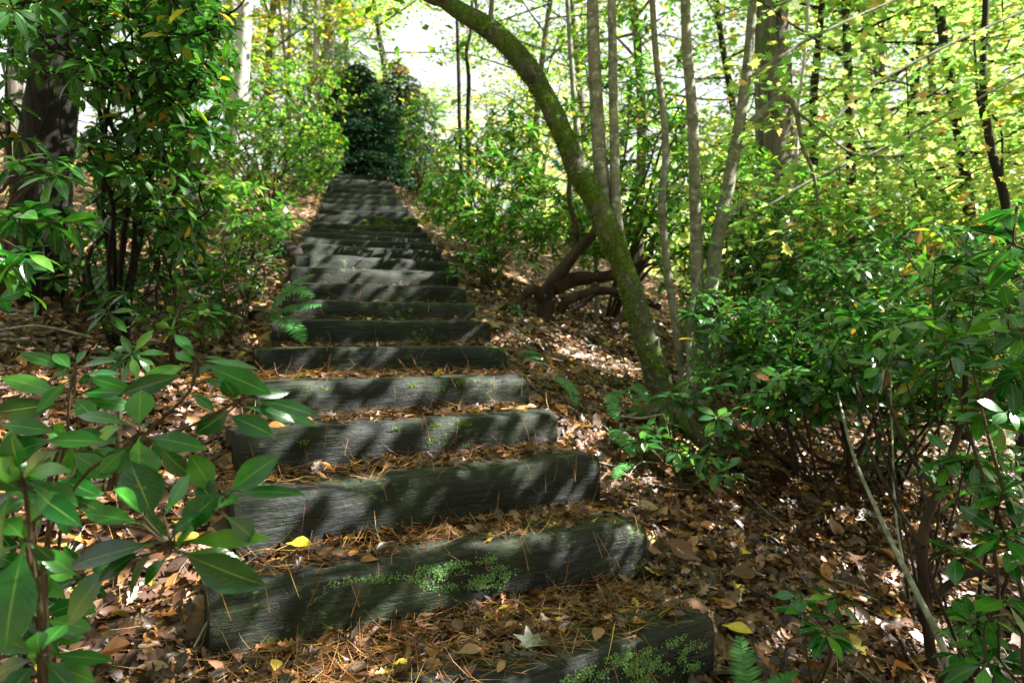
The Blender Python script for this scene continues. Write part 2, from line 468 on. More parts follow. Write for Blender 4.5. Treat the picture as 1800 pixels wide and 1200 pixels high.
# ---------------------------------------------------------------- the stairs: front-edge ends of every timber
# (left px, left depth, right px, right depth, drop of the top below eye left, right, height)
ST = [
    (412, 1.55, 1262, 2.41, 0.88, 0.89, 0.235),
    (370, 2.04, 1140, 2.85, 0.69, 0.69, 0.22),
    (415, 2.36, 1057, 3.22, 0.495, 0.49, 0.21),
    (420, 2.72, 982, 3.55, 0.335, 0.33, 0.195),
    (455, 3.15, 933, 3.88, 0.175, 0.17, 0.19),
    (452, 4.0, 892, 4.45, 0.036, 0.024, 0.19),
    (478, 4.75, 863, 5.08, -0.142, -0.146, 0.19),
    (497, 5.15, 837, 5.6, -0.3, -0.297, 0.19),
    (500, 5.9, 820, 6.3, -0.475, -0.475, 0.2),
    (510, 6.4, 806, 7.0, -0.66, -0.657, 0.2),
    (520, 6.9, 790, 7.7, -0.838, -0.835, 0.2),
    (525, 7.55, 775, 8.3, -1.02, -1.02, 0.2),
    (530, 8.1, 768, 8.8, -1.16, -1.16, 0.19),
    (535, 8.75, 763, 9.3, -1.3, -1.3, 0.19),
    (545, 9.5, 752, 9.9, -1.46, -1.46, 0.19),
    (550, 10.2, 742, 10.6, -1.655, -1.66, 0.2),
    (555, 10.75, 735, 11.1, -1.86, -1.86, 0.2),
    (560, 11.4, 728, 11.7, -2.05, -2.05, 0.2),
    (565, 12.0, 718, 12.3, -2.25, -2.25, 0.2),
    (568, 12.7, 710, 12.9, -2.47, -2.47, 0.21),
    (570, 13.3, 703, 13.5, -2.68, -2.68, 0.21),
    (574, 13.9, 697, 14.1, -2.9, -2.9, 0.21),
    (578, 14.5, 691, 14.7, -3.11, -3.11, 0.21),
    (582, 15.1, 686, 15.3, -3.33, -3.33, 0.21),
    (588, 15.7, 681, 15.9, -3.56, -3.56, 0.21),
]
LP, RP, TH = [], [], []
for (lx, ld, rx, rd, el, er, h) in ST:
    LP.append([(lx - 900) / F * ld, ld, CZ - el]); RP.append([(rx - 900) / F * rd, rd, CZ - er]); TH.append(h)
LP = np.array(LP); RP = np.array(RP); TH = np.array(TH)
TD = .21                                  # timber depth front to back


def fbm(x, y, s=1.0):
    return (np.sin(x * 1.3 * s + 1.7) * np.cos(y * 1.1 * s + .4) + .5 * np.sin(x * 2.9 * s + y * 1.9 * s) + .3 * np.sin(x * 5.3 * s - y * 4.7 * s + 2)) / 1.8


def ground_z(x, y):
    x = np.asarray(x, float); y = np.asarray(y, float)
    yl = np.concatenate([[LP[0, 1] - 8, LP[0, 1]], LP[1:, 1], [18, 30, 60]])
    zl = np.concatenate([[LP[0, 2] - 2.7, LP[0, 2] - .22], (LP[1:, 2] - .17), [LP[-1, 2] + .05, LP[-1, 2] + .6, LP[-1, 2] + 1.2]])
    yr = np.concatenate([[RP[0, 1] - 8, RP[0, 1]], RP[1:, 1], [18, 30, 60]])
    zr = np.concatenate([[RP[0, 2] - 2.9, RP[0, 2] - .22], (RP[1:, 2] - .19), [RP[-1, 2] + .05, RP[-1, 2] + .6, RP[-1, 2] + 1.2]])
    xl = np.interp(y, LP[:, 1], LP[:, 0]); xr = np.interp(y, RP[:, 1], RP[:, 0])
    dl = np.maximum(xl - x, 0); dr = np.maximum(x - xr, 0)
    drs = np.maximum(dr - .15, 0)
    zL = np.interp(y, yl, zl) + .13 * np.minimum(dl, 5) + .34 * np.clip(dl - 5, 0, 12) + .05 * np.maximum(dl - 17, 0) + .05 * fbm(x, y) * np.minimum(1, dl * 2)
    slope = .32 * np.minimum(drs, 3) + .40 * np.clip(drs - 3, 0, 9) + .02 * np.clip(drs - 12, 0, 8) - .34 * np.clip(drs - 20, 0, 60)
    zR = np.interp(y, yr, zr) - slope + .06 * fbm(x, y) * np.minimum(1, drs * 2)
    # treads
    mid = (LP + RP) / 2
    tz = np.full(x.shape, mid[0, 2] - .2) + (y - 2.0) * .3
    tz = np.minimum(tz, mid[0, 2] - .2)
    for k in range(len(LP)):
        e = RP[k, :2] - LP[k, :2]; nn = np.array([-e[1], e[0]]) / np.hypot(*e)
        s = (x - LP[k, 0]) * nn[0] + (y - LP[k, 1]) * nn[1]
        lat = ((x - LP[k, 0]) * e[0] + (y - LP[k, 1]) * e[1]) / (e @ e)
        zt = LP[k, 2] + (RP[k, 2] - LP[k, 2]) * np.clip(lat, 0, 1)
        if k + 1 < len(LP):
            tz = np.where(s > .1, zt - (.035 if k < 2 else .055), tz)
        else:
            tz = np.where(s > .1, zt - .012 + .05 * np.maximum(s - .2, 0), tz)
    inside = (dl <= 0) & (dr <= 0)
    bl = np.clip(dl / .12, 0, 1); br = np.clip(dr / .12, 0, 1)
    z = np.where(dl > 0, tz * (1 - bl) + zL * bl, np.where(dr > 0, tz * (1 - br) + zR * br, tz))
    far = y > 19
    blend = np.clip((y - 16.0) / 3, 0, 1)
    zmix = np.where(x < (xl + xr) / 2, zL, zR)
    return np.where(inside, z * (1 - blend) + np.interp(y, yl, zl) * blend, z)


def gz(x, y): return float(ground_z(np.array([x]), np.array([y]))[0])


def grow(a, b, s0, r):
    out = [a]; s = s0
    while abs(out[-1]) < abs(b): out.append(out[-1] + math.copysign(s, b)); s *= r
    return out


xs = np.array(sorted(set(grow(-2.6, -260, .09, 1.06)) | set(np.arange(-2.6, 1.6, .045)) | set(grow(1.6, 300, .07, 1.06))))
ys = np.array(sorted(set(grow(1.2, -80, .1, 1.12)[1:]) | set(np.arange(1.2, 9, .045)) | set(np.arange(9, 18, .07)) | set(grow(18, 400, .1, 1.07))))
X, Y = np.meshgrid(xs, ys)
Z = ground_z(X, Y)
nx, ny = len(xs), len(ys)
gi = (np.arange(ny - 1)[:, None] * nx + np.arange(nx - 1)[None])
g = Geo(); g.add(np.stack([X, Y, Z], -1), np.stack([gi, gi + 1, gi + nx + 1, gi + nx], -1).reshape(-1, 4))
tag(g.build('ground', M['ground']), kind='structure')

ORD = ['first', 'second', 'third', 'fourth', 'fifth', 'sixth', 'seventh', 'eighth', 'ninth', 'tenth', 'eleventh', 'twelfth', 'thirteenth',
       'fourteenth', 'fifteenth', 'sixteenth', 'seventeenth', 'eighteenth', 'nineteenth', 'twentieth', 'twenty-first', 'twenty-second',
       'twenty-third', 'twenty-fourth', 'topmost']
SL = {0: 'nearest timber step, cut off by the bottom of the picture, littered with leaves and needles',
      1: 'second timber step from the bottom, dark face with a band of bright green lichen',
      2: 'third timber step from the bottom, dark wood behind the tips of the big green leaves',
      3: 'fourth timber step from the bottom, litter piled along its foot, moss on the face',
      4: 'fifth timber step from the bottom, pale grey sunlit face with a dark split',
      5: 'sixth timber step from the bottom, moss-speckled face with diagonal shadows',
      6: 'seventh timber step from the bottom, dark mossy face beside the lower fern frond',
      7: 'eighth timber step from the bottom, sunlit at its left beside the fern',
      16: 'seventeenth timber step from the bottom, bright green moss on its right half'}


def timber(k):
    A, B, h = LP[k], RP[k], TH[k]
    e = B - A; L = np.linalg.norm(e[:2]); yaw = math.atan2(e[1], e[0]); pit = math.atan2(e[2], L)
    ns = 60 if k < 8 else 24
    rnd = random.Random(k)
    # cross-section (y back, z up), rounded arrises
    c = .016
    sec = []
    for (cy, cz, a0) in ((c, -c, 180), (TD - c, -c, 90), (TD - c, -h + c, 0), (c, -h + c, -90)):
        for q in range(4):
            a = R(a0 - q * 30)
            sec.append((cy + c * math.cos(a), cz + c * math.sin(a)))
    base = []
    for i in range(16):            # extra points on the long sides
        p, q = sec[i], sec[(i + 1) % 16]
        base.append(p)
        if i % 4 == 3:
            for t in (.2, .4, .6, .8): base.append((p[0] + (q[0] - p[0]) * t, p[1] + (q[1] - p[1]) * t))
    base = np.array(base); nb = len(base)
    cen = np.array([TD / 2, -h / 2])
    u = np.linspace(0, 1, ns + 1)
    u = np.concatenate([[0, .004, .012, .03], u[2:-2], [.97, .988, .996, 1]])
    V = []
    prng = np.random.default_rng(100 + k)
    ph = prng.uniform(0, 6, 12)
    for t in u:
        x = t * L
        endd = min(t, 1 - t) * L
        shrink = 1 - .09 * math.exp(-endd / .018) - .02 * math.exp(-endd / .08)
        s = cen + (base - cen) * shrink
        # wavering faces, worn top front edge, splits
        s = s + np.stack([.004 * np.sin(x * 3 + ph[0] + base[:, 1] * 9) + .0025 * np.sin(x * 11 + ph[1] + base[:, 1] * 30),
                          .004 * np.sin(x * 2.3 + ph[2]) + .003 * np.sin(x * 9 + ph[3] + base[:, 0] * 22)], -1)
        topfront = np.exp(-((base[:, 0]) ** 2 + (base[:, 1]) ** 2) / .0012)
        wear = .008 + .010 * max(0, math.sin(x * 4.1 + ph[4])) + .010 * max(0, math.sin(x * 13 + ph[5])) ** 3
        s = s + topfront[:, None] * np.array([wear, -wear * .6])
        s = s + prng.normal(0, .0013, s.shape)
        sag = -.012 * math.sin(t * math.pi) * prng.uniform(.9, 1.1) + .004 * math.sin(x * 2 + ph[6])
        V.append(np.stack([np.full(nb, x), s[:, 0], s[:, 1] + .3 * sag], -1))
    V = np.array(V); m = len(u)
    i = np.arange(m - 1)[:, None] * nb; j = np.arange(nb)[None]; kk = (j + 1) % nb
    g = Geo(); g.add(V.reshape(-1, 3), np.stack([i + j, i + kk, i + nb + kk, i + nb + j], -1).reshape(-1, 4))
    for e_, vv in ((0, V[0]), (1, V[-1])):
        b = np.arange(nb); tri = np.stack([b, (b + 1) % nb, np.full(nb, nb)], -1)
        g.add(np.vstack([vv, vv.mean(0)]), tri if e_ else tri[:, ::-1])
    # u axis runs left to right; local y is up the path
    o = g.build('timber_step', M['wood'])
    o.location = tuple(A); o.rotation_euler = (0, -pit, yaw)
    tag(o, SL.get(k, f'weathered timber step, {ORD[k]} from the bottom of the flight' if k < 24 else 'topmost timber step of the flight, in front of the dark evergreen'),
        'step', 'timber steps climbing the slope')
    return o


steps = [timber(k) for k in range(len(ST))]


def lichen_on(k, n, x0, x1, z0, z1, size, mat, name, label):
    """tufts growing on the front face of a timber, as a part of it"""
    A, B = LP[k], RP[k]
    L = np.linalg.norm((B - A)[:2])
    cx = rng.uniform(x0, x1, max(4, n // 55)) * L; cz = -rng.uniform(z0, z1, len(cx)) * TH[k]
    i = np.minimum((rng.uniform(0, 1, n) ** 1.6 * len(cx)).astype(int), len(cx) - 1)
    b = np.stack([cx[i] + rng.normal(0, .015, n), np.full(n, -.001), cz[i] + rng.normal(0, .0065, n)], -1)
    b[:, 2] = np.clip(b[:, 2], -TH[k] + .02, -.022)
    b[:, 1] += .004 * np.sin(b[:, 0] * 3)  # stay on the wavering face
    d = np.stack([rng.normal(0, 1, n), np.full(n, -.3), rng.normal(0, 1, n)], -1)
    g = Geo(); leaves(g, b, d, np.tile([0, -1., .3], (n, 1)) + rng.normal(0, .4, (n, 3)), rng.uniform(.5, 1.2, n) * size, rng.uniform(.5, 1, n) * size, T_LO, .1, .1)
    o = g.build(name, mat, steps[k]); o['label'] = label; o['kind'] = 'stuff'


lichen_on(1, 4200, .20, .60, .15, .62, .0065, M['lichen'], 'lichen', 'bright green lichen tufts on the step face')
lichen_on(0, 3000, .55, .95, .12, .6, .007, M['lichen'], 'lichen', 'bright green lichen tufts near the step end')
lichen_on(3, 500, .1, .7, .1, .7, .008, M['moss'], 'moss', 'short moss on the step face')
lichen_on(4, 700, .1, .75, .1, .8, .008, M['moss'], 'moss', 'short moss on the grey step face')
lichen_on(5, 800, .2, .65, .1, .9, .009, M['moss'], 'moss', 'short moss on the step face')
lichen_on(16, 1600, .45, .99, .03, .9, .028, M['moss'], 'moss', 'thick bright moss on the right half')
lichen_on(15, 700, .1, .95, .03, .6, .022, M['moss'], 'moss', 'moss along the top edge')

# a loose offcut lying beside the flight
g = Geo(); a = P(486, 415, 7.6); b = P(520, 428, 7.2)
a[2] = gz(a[0], a[1]) + .07; b[2] = gz(b[0], b[1]) + .06
tube(g, [a, (a + b) / 2, b], [.085, .09, .085], 10, 3, .12)
tag(g.build('log', M['bark_dark'], loc=a), 'short dark log lying on the leaf litter at the left end of a step', 'log')

# ---------------------------------------------------------------- sun gaps: rays kept free of canopy leaves
GAPS = []      # (point, radius)


def gap(px, py, d, r, raw=False):
    """d is only a hint: the point is where the line of sight meets the steps or the ground"""
    if not raw and (d > 3 or py > 520):
        for t in np.arange(1.4, 25, .03):
            q = P(px, py, t)
            if q[2] < gz(q[0], q[1]): break
        else: q = P(px, py, d)
        if t < d * 6: d = t
    GAPS.append((P(px, py, d), r + .015))


gap(1060, 640, 5.0, .34); gap(1020, 610, 5.6, .18); gap(1095, 600, 5.4, .16); gap(1000, 570, 6.0, .10); gap(960, 640, 4.6, .07)
# streaks falling across the risers and the litter on the treads
for q in [(520, 640, .035), (590, 640, .035), (650, 635, .04), (690, 590, .03), (745, 590, .022), (860, 620, .025), (540, 700, .03), (680, 690, .06), (730, 680, .05), (790, 700, .045), (860, 700, .03),
          (440, 790, .05), (640, 780, .035), (740, 770, .045), (560, 930, .03), (560, 770, .02), (600, 900, .025), (520, 960, .025), (860, 860, .03), (885, 820, .02),
          (580, 1000, .03), (700, 975, .035), (880, 1010, .022), (820, 1060, .022), (620, 1125, .025), (900, 1110, .03), (1060, 1120, .035), (1020, 950, .02), (720, 1000, .03), (840, 970, .03), (1180, 1060, .03),
          (560, 545, .045), (605, 545, .035), (660, 545, .02), (540, 450, .06), (560, 478, .04), (650, 430, .05), (690, 420, .04), (720, 455, .025), (740, 450, .025), (620, 410, .06), (560, 410, .05), (700, 470, .02), (730, 520, .02),
          (600, 600, .03), (640, 720, .04), (820, 716, .04), (720, 800, .035), (860, 790, .035), (960, 800, .03), (520, 820, .03),
          (700, 382, .12), (640, 378, .05), (560, 345, .12), (650, 330, .2), (620, 350, .1), (680, 345, .12), (600, 320, .2)]:
    gap(q[0], q[1], 5, q[2])
for q in [(1560, 1030, .07), (1260, 940, .05), (1450, 930, .05), (1210, 1090, .03), (1000, 750, .05), (1250, 890, .05), (1380, 850, .05), (370, 410, .15),
          (1080, 720, .06), (1130, 830, .06), (1490, 1000, .05), (1650, 1120, .05), (1700, 900, .07), (1560, 900, .05), (440, 480, .12), (500, 690, .07), (330, 480, .12), (300, 690, .07), (450, 600, .09),
          (420, 540, .1), (380, 620, .07), (350, 730, .05), (470, 640, .06), (280, 1100, .04), (230, 1060, .03), (330, 1000, .04), (150, 620, .05), (820, 420, .4), (880, 380, .5), (930, 440, .25), (900, 600, .1)]:
    gap(q[0], q[1], 5, q[2])
gap(1165, 610, 4.2, .07); gap(1140, 500, 4.3, .06); gap(1110, 430, 4.4, .07); gap(1050, 300, 4.5, .06); gap(1060, 200, 4.5, .08); gap(990, 190, 4.5, .05); gap(1225, 300, 4.8, .1); gap(1290, 250, 4.8, .1)
gap(1785, 355, 1.6, .09); gap(1680, 965, 2.0, .06); gap(1780, 1030, 1.9, .05); gap(1760, 870, 2.1, .07); gap(1770, 730, 2.1, .08); gap(1480, 560, 4, .2); gap(1600, 580, 3.6, .2); gap(1380, 600, 4, .15); gap(1480, 1120, 2.3, .03)
gap(170, 1158, 1.0, .025); gap(240, 860, 1.15, .02); gap(560, 730, 1.2, .02); gap(520, 570, 5.0, .05)
_g = np.random.default_rng(3)
for _ in range(40): gap(_g.uniform(1200, 1800), _g.uniform(400, 700), _g.uniform(3.2, 5.5), _g.uniform(.05, .15), True)
for _ in range(34): gap(_g.uniform(780, 1100), _g.uniform(200, 420), _g.uniform(7.5, 9.5), _g.uniform(.15, .4), True)
for _ in range(10): gap(_g.uniform(1080, 1330), _g.uniform(660, 830), _g.uniform(3.3, 3.8), _g.uniform(.03, .07), True)
GP = np.array([p for p, r in GAPS]); GR = np.array([r for p, r in GAPS])


def free_of_gaps(pos):
    keep = np.ones(len(pos), bool)
    for p, r in zip(GP, GR):
        q = pos - p; t = q @ SUNV
        dist = np.linalg.norm(q - t[:, None] * SUNV, axis=1)
        keep &= ~((t > .6) & (dist < r))
    return keep


# ---------------------------------------------------------------- leaf litter, needles
def litter_pts(n, x0, x1, y0, y1):
    x = rng.uniform(x0, x1, n); y = rng.uniform(y0, y1, n)
    keep = (np.abs(x) < .80 * y + .6)
    ins = (x > np.interp(y, LP[:, 1], LP[:, 0]) + .05) & (x < np.interp(y, RP[:, 1], RP[:, 0]) - .03) & (y > 4.2) & (y < 16)
    keep &= ~ins | (rng.uniform(0, 1, n) < .06)
    return x[keep], y[keep]


def lay_leaves(g, x, y, size, tm, lift=.012, tilt=.45, z=None):
    n = len(x); zz = ground_z(x, y) if z is None else z
    e = .08
    gx = (ground_z(x + e, y) - ground_z(x - e, y)) / (2 * e); gy = (ground_z(x, y + e) - ground_z(x, y - e)) / (2 * e)
    gx = np.clip(gx, -.5, .5); gy = np.clip(gy, -.5, .5)
    if z is not None: gx = gx * 0; gy = gy * 0
    nr = norm(np.stack([-gx, -gy, np.ones(n)], -1) + rng.normal(0, tilt, (n, 3)) * np.array([1, 1, .3]))
    a = rng.uniform(0, 6.283, n)
    d = np.stack([np.cos(a), np.sin(a), rng.normal(0, .12, n)], -1)
    L = size * rng.uniform(.6, 1.35, n)
    b = np.stack([x, y, zz + rng.uniform(.0, 1, n) * lift * np.where((x > np.interp(y, LP[:, 1], LP[:, 0])) & (x < np.interp(y, RP[:, 1], RP[:, 0])), .3, 1) + .004], -1)
    d = norm(d - nr * np.sum(d * nr, -1, keepdims=True))
    b = b - d * (L * .5)[:, None]
    leaves(g, b, d, nr, L, L * rng.uniform(.36, .62, n), tm, rng.normal(0.02, .16, n), rng.uniform(-.05, .22, n), rng.uniform(-.1, .3, n))


g = Geo()
x, y = litter_pts(26000, -2.6, 3.2, .9, 4.2); lay_leaves(g, x[::2], y[::2], .066, T_OV, .03); lay_leaves(g, x[1::2], y[1::2], .075, T_OAK, .035, .4)
x, y = litter_pts(42000, -6, 6.5, 4, 9); lay_leaves(g, x, y, .07, T_OV, .03, .4)
x, y = litter_pts(60000, -14, 16, 8.5, 20); lay_leaves(g, x, y, .085, T_LO, .03, .35)
x, y = litter_pts(50000, -24, 34, 19, 45); lay_leaves(g, x, y, .16, T_LO, .03, .35)
x, y = litter_pts(26000, -2.6, 3.2, .9, 5.5); lay_leaves(g, x, y, .028, T_LO, .045, .6)
x, y = litter_pts(1600, -2.6, 3.2, .9, 5.5); lay_leaves(g, x, y, .12, T_RM, .05, .35)
tag(g.build('leaf_litter', M['litter']), 'brown and orange fallen leaves covering the forest floor and the treads', 'leaf litter', kind='stuff')


def tread_points(k, n, back=.62, front=.03, lo=0., hi=1., pw=1.):
    e = RP[k] - LP[k]; nn = np.array([-e[1], e[0]]) / np.hypot(e[0], e[1])
    lat = rng.uniform(lo, hi, n); s = front + (back - front) * rng.uniform(0, 1, n) ** pw
    x = LP[k, 0] + e[0] * lat + nn[0] * s; y = LP[k, 1] + e[1] * lat + nn[1] * s
    z = LP[k, 2] + e[2] * lat
    return x, y, z, s


# litter lying on the timbers themselves
g = Geo()
for k in range(0, 12):
    nl = [430, 340, 240, 150, 90, 60, 20, 14, 12, 10, 8, 8][k]
    x, y, z, s = tread_points(k, nl, .55 if k < 3 else .3, .055, .02, .98, .8)
    m = max(1, nl // 2)
    pile = .004 + .012 * np.clip((s - .1) / .4, 0, 1)
    lay_leaves(g, x[:m], y[:m], .06, T_OAK, 1., .42, z[:m] + rng.uniform(0, 1, m) * pile[:m] - .0 - rng.uniform(0, 1, m))if False else None
    lay_leaves(g, x[:m], y[:m], .062, T_OAK, .02, .40, z[:m] + pile[:m] * rng.uniform(.1, 1, m))
    lay_leaves(g, x[m:], y[m:], .055, T_OV, .02, .42, z[m:] + pile[m:] * rng.uniform(.1, 1, nl - m))
tag(g.build('tread_litter', M['litter_tread']), 'curled brown leaves lying thick on the timber treads', 'leaf litter', kind='stuff')


def needles(g, x, y, z, L=.11):
    n = len(x)
    a = rng.uniform(0, 6.283, n); d = np.stack([np.cos(a), np.sin(a), rng.normal(0, .13, n)], -1)
    b = np.stack([x, y, z], -1)
    LL = L * rng.uniform(.5, 1.3, n)
    leaves(g, b - d * (LL * .5)[:, None], d, np.tile([0, 0, 1.], (n, 1)) + rng.normal(0, .3, (n, 3)), LL, .0017, T_NEED, rng.normal(0, .3, n), .3)


T_NEED = tmpl_strip(3, lambda x: .9 if x < .9 else .3)
g = Geo()
x, y = litter_pts(9000, -2.4, 2.8, .9, 5.0); needles(g, x, y, ground_z(x, y) + rng.uniform(.015, .05, len(x)))
for k in range(0, 9):
    n_ = [1700, 1400, 1100, 800, 420, 260, 120, 60, 40][k]
    x, y, z, s = tread_points(k, n_, .6, .0, .02, .98, .8)
    needles(g, x, y, z + .006 + rng.uniform(0, 1, n_) * .022 * np.clip((s + .03) / .3, .1, 1), .12 if k < 3 else .14)
for k in range(0, 9):      # a few stand against or hang over the faces
    m = [14, 16, 10, 10, 6, 5, 4, 3, 3][k]
    e = RP[k] - LP[k]; nn = norm(np.array([-e[1], e[0], 0])); lat = rng.uniform(.03, .97, m)
    p0 = LP[k] + e * lat[:, None] - nn * .012 - np.array([0, 0, 1.]) * rng.uniform(.02, TH[k] * .9, m)[:, None]
    d = np.stack([rng.normal(0, .35, m), rng.normal(0, .1, m), np.ones(m)], -1)
    leaves(g, p0 - nn * .01, d, np.tile(-nn, (m, 1)), rng.uniform(.06, .12, m), .0028, T_NEED, .08, .3)
tag(g.build('pine_needles', M['needle']), 'dead orange pine needles strewn over the leaves and steps', 'pine needles', kind='stuff')


def one_leaf(name, px, py, d, lpx, ang, mat, tm, label, cat='fallen leaf', up=.02, wr=.5, tilt=(0, 0), curl=.1):
    c = P(px, py, d)
    z = max(gz(c[0], c[1]), -9)
    for k in range(len(LP)):
        e = RP[k] - LP[k]; nn = np.array([-e[1], e[0]]) / np.hypot(e[0], e[1])
        s = (c[0] - LP[k, 0]) * nn[0] + (c[1] - LP[k, 1]) * nn[1]; lat = ((c[0] - LP[k, 0]) * e[0] + (c[1] - LP[k, 1]) * e[1]) / (e[:2] @ e[:2])
        if 0 < s < TD and 0 <= lat <= 1: z = max(z, LP[k, 2] + e[2] * lat)
    c[2] = z + up
    L = lpx / F * d
    dd = np.array([[math.cos(ang), math.sin(ang), 0]])
    g = Geo(); leaves(g, (c - dd[0] * L / 2)[None], dd, np.array([[tilt[0], tilt[1], 1.]]), L, L * wr, tm, .06, .08, curl)
    tag(g.build(name, mat, loc=c), label, cat)


one_leaf('fallen_leaf', 526, 974, 2.35, 46, .1, M['yellow_fallen'], T_RM, 'bright yellow leaf lying on the second step at the left', up=.05, wr=.62, tilt=(0, -.5))
one_leaf('fallen_leaf', 705, 1192, 2.0, 34, .2, M['yellow_fallen'], T_RM, 'small yellow leaf on the nearest step at the bottom edge', up=.05, wr=.5, tilt=(0, -.5))
one_leaf('fallen_leaf', 1310, 957, 3.0, 26, .9, M['yellow_fallen'], T_RM, 'small round yellow leaf on the brown litter right of the steps', up=.05, wr=.8, tilt=(0, -.6))
one_leaf('fallen_leaf', 1295, 1058, 2.55, 56, -.6, M['yellow_fallen'], T_RM, 'large spotted ochre leaf beside the end of the nearest step', up=.05, wr=.5, tilt=(.1, -.5))
one_leaf('fallen_leaf', 1575, 1030, 2.6, 60, -.7, M['orange_fallen'], T_OV, 'vivid orange leaf on the dark litter by the slanting stick', up=.05, wr=.35, tilt=(.3, -.4))
one_leaf('fallen_leaf', 945, 1165, 2.15, 70, .4, M['pale_fallen'], T_MAP, 'pale grey lobed leaf stuck to the nearest step', up=.012, wr=.9, tilt=(0, -.1))
one_leaf('fallen_leaf', 825, 1188, 2.05, 52, .5, M['brown_fallen'], T_RM, 'plain brown oval leaf on the front edge of the nearest step', up=.03, wr=.5, tilt=(0, -.5))

g = Geo()
x, y = litter_pts(900, -3.2, 3.6, 1.0, 7.5)
for xx, yy in zip(x, y):
    if np.interp(yy, LP[:, 1], LP[:, 0]) < xx < np.interp(yy, RP[:, 1], RP[:, 0]): continue
    a_ = rng.uniform(0, 6.28); l_ = rng.uniform(.05, .28); q_ = []
    for t_ in (0, .5, 1):
        px_, py_ = xx + l_ * t_ * math.cos(a_ + .4 * t_), yy + l_ * t_ * math.sin(a_ + .4 * t_)
        q_.append([px_, py_, gz(px_, py_) + rng.uniform(.025, .06)])
    tube(g, q_, np.array([1, .8, .4]) * rng.uniform(.0014, .0045), 5, 2)
tag(g.build('fallen_twigs', M['stick']), 'small broken twigs scattered through the leaf litter', 'twigs', kind='stuff')

# ---------------------------------------------------------------- plants
def stick(g, pts, w0, w1, sides=6, n=4):
    pts = np.asarray(pts, float)
    tube(g, pts, np.linspace(w0, w1, len(pts)), sides, n)


def explicit_shrub(name, label, base, whorls, mat, leafmat, cat='shrub'):
    """whorls: list of (apex px,py,d, stem px points, leaves[(bx,by,tx,ty,wpx)])"""
    root = thing(name, label, cat, base)
    inv = np.asarray(base)
    gs = Geo(); gl = Geo()
    for apex, stempts, lv in whorls:
        d0 = apex[2]
        pts = [P(*q) for q in stempts] + [P(*apex)]
        stick(gs, pts, .0034, .0026)
        for (bx, by, tx, ty, wd) in lv:
            dd = d0 + rng.uniform(-.03, .03)
            dist = math.hypot(tx - bx, ty - by)
            away = rng.uniform(-.45, .45)
            B = P(bx, by, dd); Tt = P(tx, ty, dd + away * .12)
            v = Tt - B; L = np.linalg.norm(v)
            droop = .10 + .12 * rng.uniform()
            nr = np.array([rng.normal(0, .4), -.85 + rng.normal(0, .2), .6 + rng.normal(0, .3)])
            # aim a little high: the tip bends down by droop
            dn = norm(v); nn = norm(nr - dn * (nr @ dn))
            dv = v + nn * L * droop
            if math.hypot(bx - apex[0], by - apex[1]) > 3:
                stick(gs, [P(*apex), (P(*apex) + B) / 2 + np.array([0, 0, -.002]), B], .0022, .0016, 5)
            leaves(gl, B[None], dv[None], nn[None], np.linalg.norm(dv) * 1.03, wd / F * dd * 1.05, T_RH, droop, rng.uniform(.04, .16), rng.uniform(-.06, .05))
    a = gs.build('stem', mat, root); b = gl.build('foliage', leafmat, root)
    for o in (a, b): o.matrix_parent_inverse = root.matrix_basis.inverted() if False else o.matrix_parent_inverse
    for o in (a, b): o.location = tuple(-inv)
    return root


def finish(root, base, *parts):
    for o in parts: o.location = tuple(-np.asarray(base))


W = []
W.append(((347, 628, 1.25), [(200, 830, 1.3), (262, 757, 1.27), (333, 688, 1.25)],
          [(341, 622, 308, 588, 21), (343, 640, 310, 620, 20), (352, 628, 400, 632, 11), (350, 634, 452, 648, 17), (358, 641, 475, 692, 42),
           (332, 656, 213, 692, 34), (334, 688, 376, 722, 19), (350, 663, 414, 690, 15), (338, 668, 372, 640, 14)]))
W.append(((421, 702, 1.2), [(235, 775, 1.25), (280, 768, 1.22), (350, 742, 1.21)],
          [(432, 695, 508, 690, 20), (438, 701, 563, 733, 27), (425, 714, 560, 748, 27), (397, 728, 479, 765, 40), (405, 700, 455, 678, 14)]))
W.append(((245, 760, 1.15), [(140, 845, 1.2), (212, 792, 1.17)],
          [(245, 753, 248, 686, 49), (243, 766, 246, 853, 68), (237, 750, 138, 730, 27), (205, 780, 85, 775, 36), (275, 776, 336, 836, 46),
           (222, 798, 266, 902, 74), (262, 770, 300, 800, 26), (218, 790, 175, 830, 26)]))
W.append(((131, 650, 1.3), [(95, 860, 1.35), (117, 770, 1.33), (122, 700, 1.31)],
          [(132, 643, 153, 615, 20), (125, 648, 101, 630, 23), (121, 652, 36, 620, 27), (137, 648, 203, 634, 21), (140, 658, 212, 657, 17),
           (134, 672, 164, 664, 17), (130, 692, 216, 690, 25), (118, 698, 2, 663, 35), (115, 706, -8, 724, 46), (133, 700, 236, 716, 32), (130, 700, 168, 736, 32),
           (126, 660, 95, 655, 14)]))
W.append(((108, 775, 1.22), [(70, 890, 1.25)],
          [(110, 762, 8, 746, 34), (100, 770, -10, 812, 52), (118, 790, 196, 838, 40), (104, 790, 40, 838, 44), (120, 775, 180, 762, 28)]))
W.append(((303, 960, 1.08), [(60, 915, 1.2), (150, 915, 1.14), (255, 932, 1.1)],
          [(284, 952, 120, 997, 48), (312, 954, 475, 946, 34), (310, 966, 467, 1029, 66), (300, 947, 256, 903, 24), (307, 940, 386, 868, 50),
           (272, 962, 226, 1062, 56), (205, 985, 118, 1097, 58), (255, 962, 172, 1022, 26), (252, 922, 150, 902, 36), (288, 908, 334, 833, 37), (250, 905, 200, 860, 40)]))
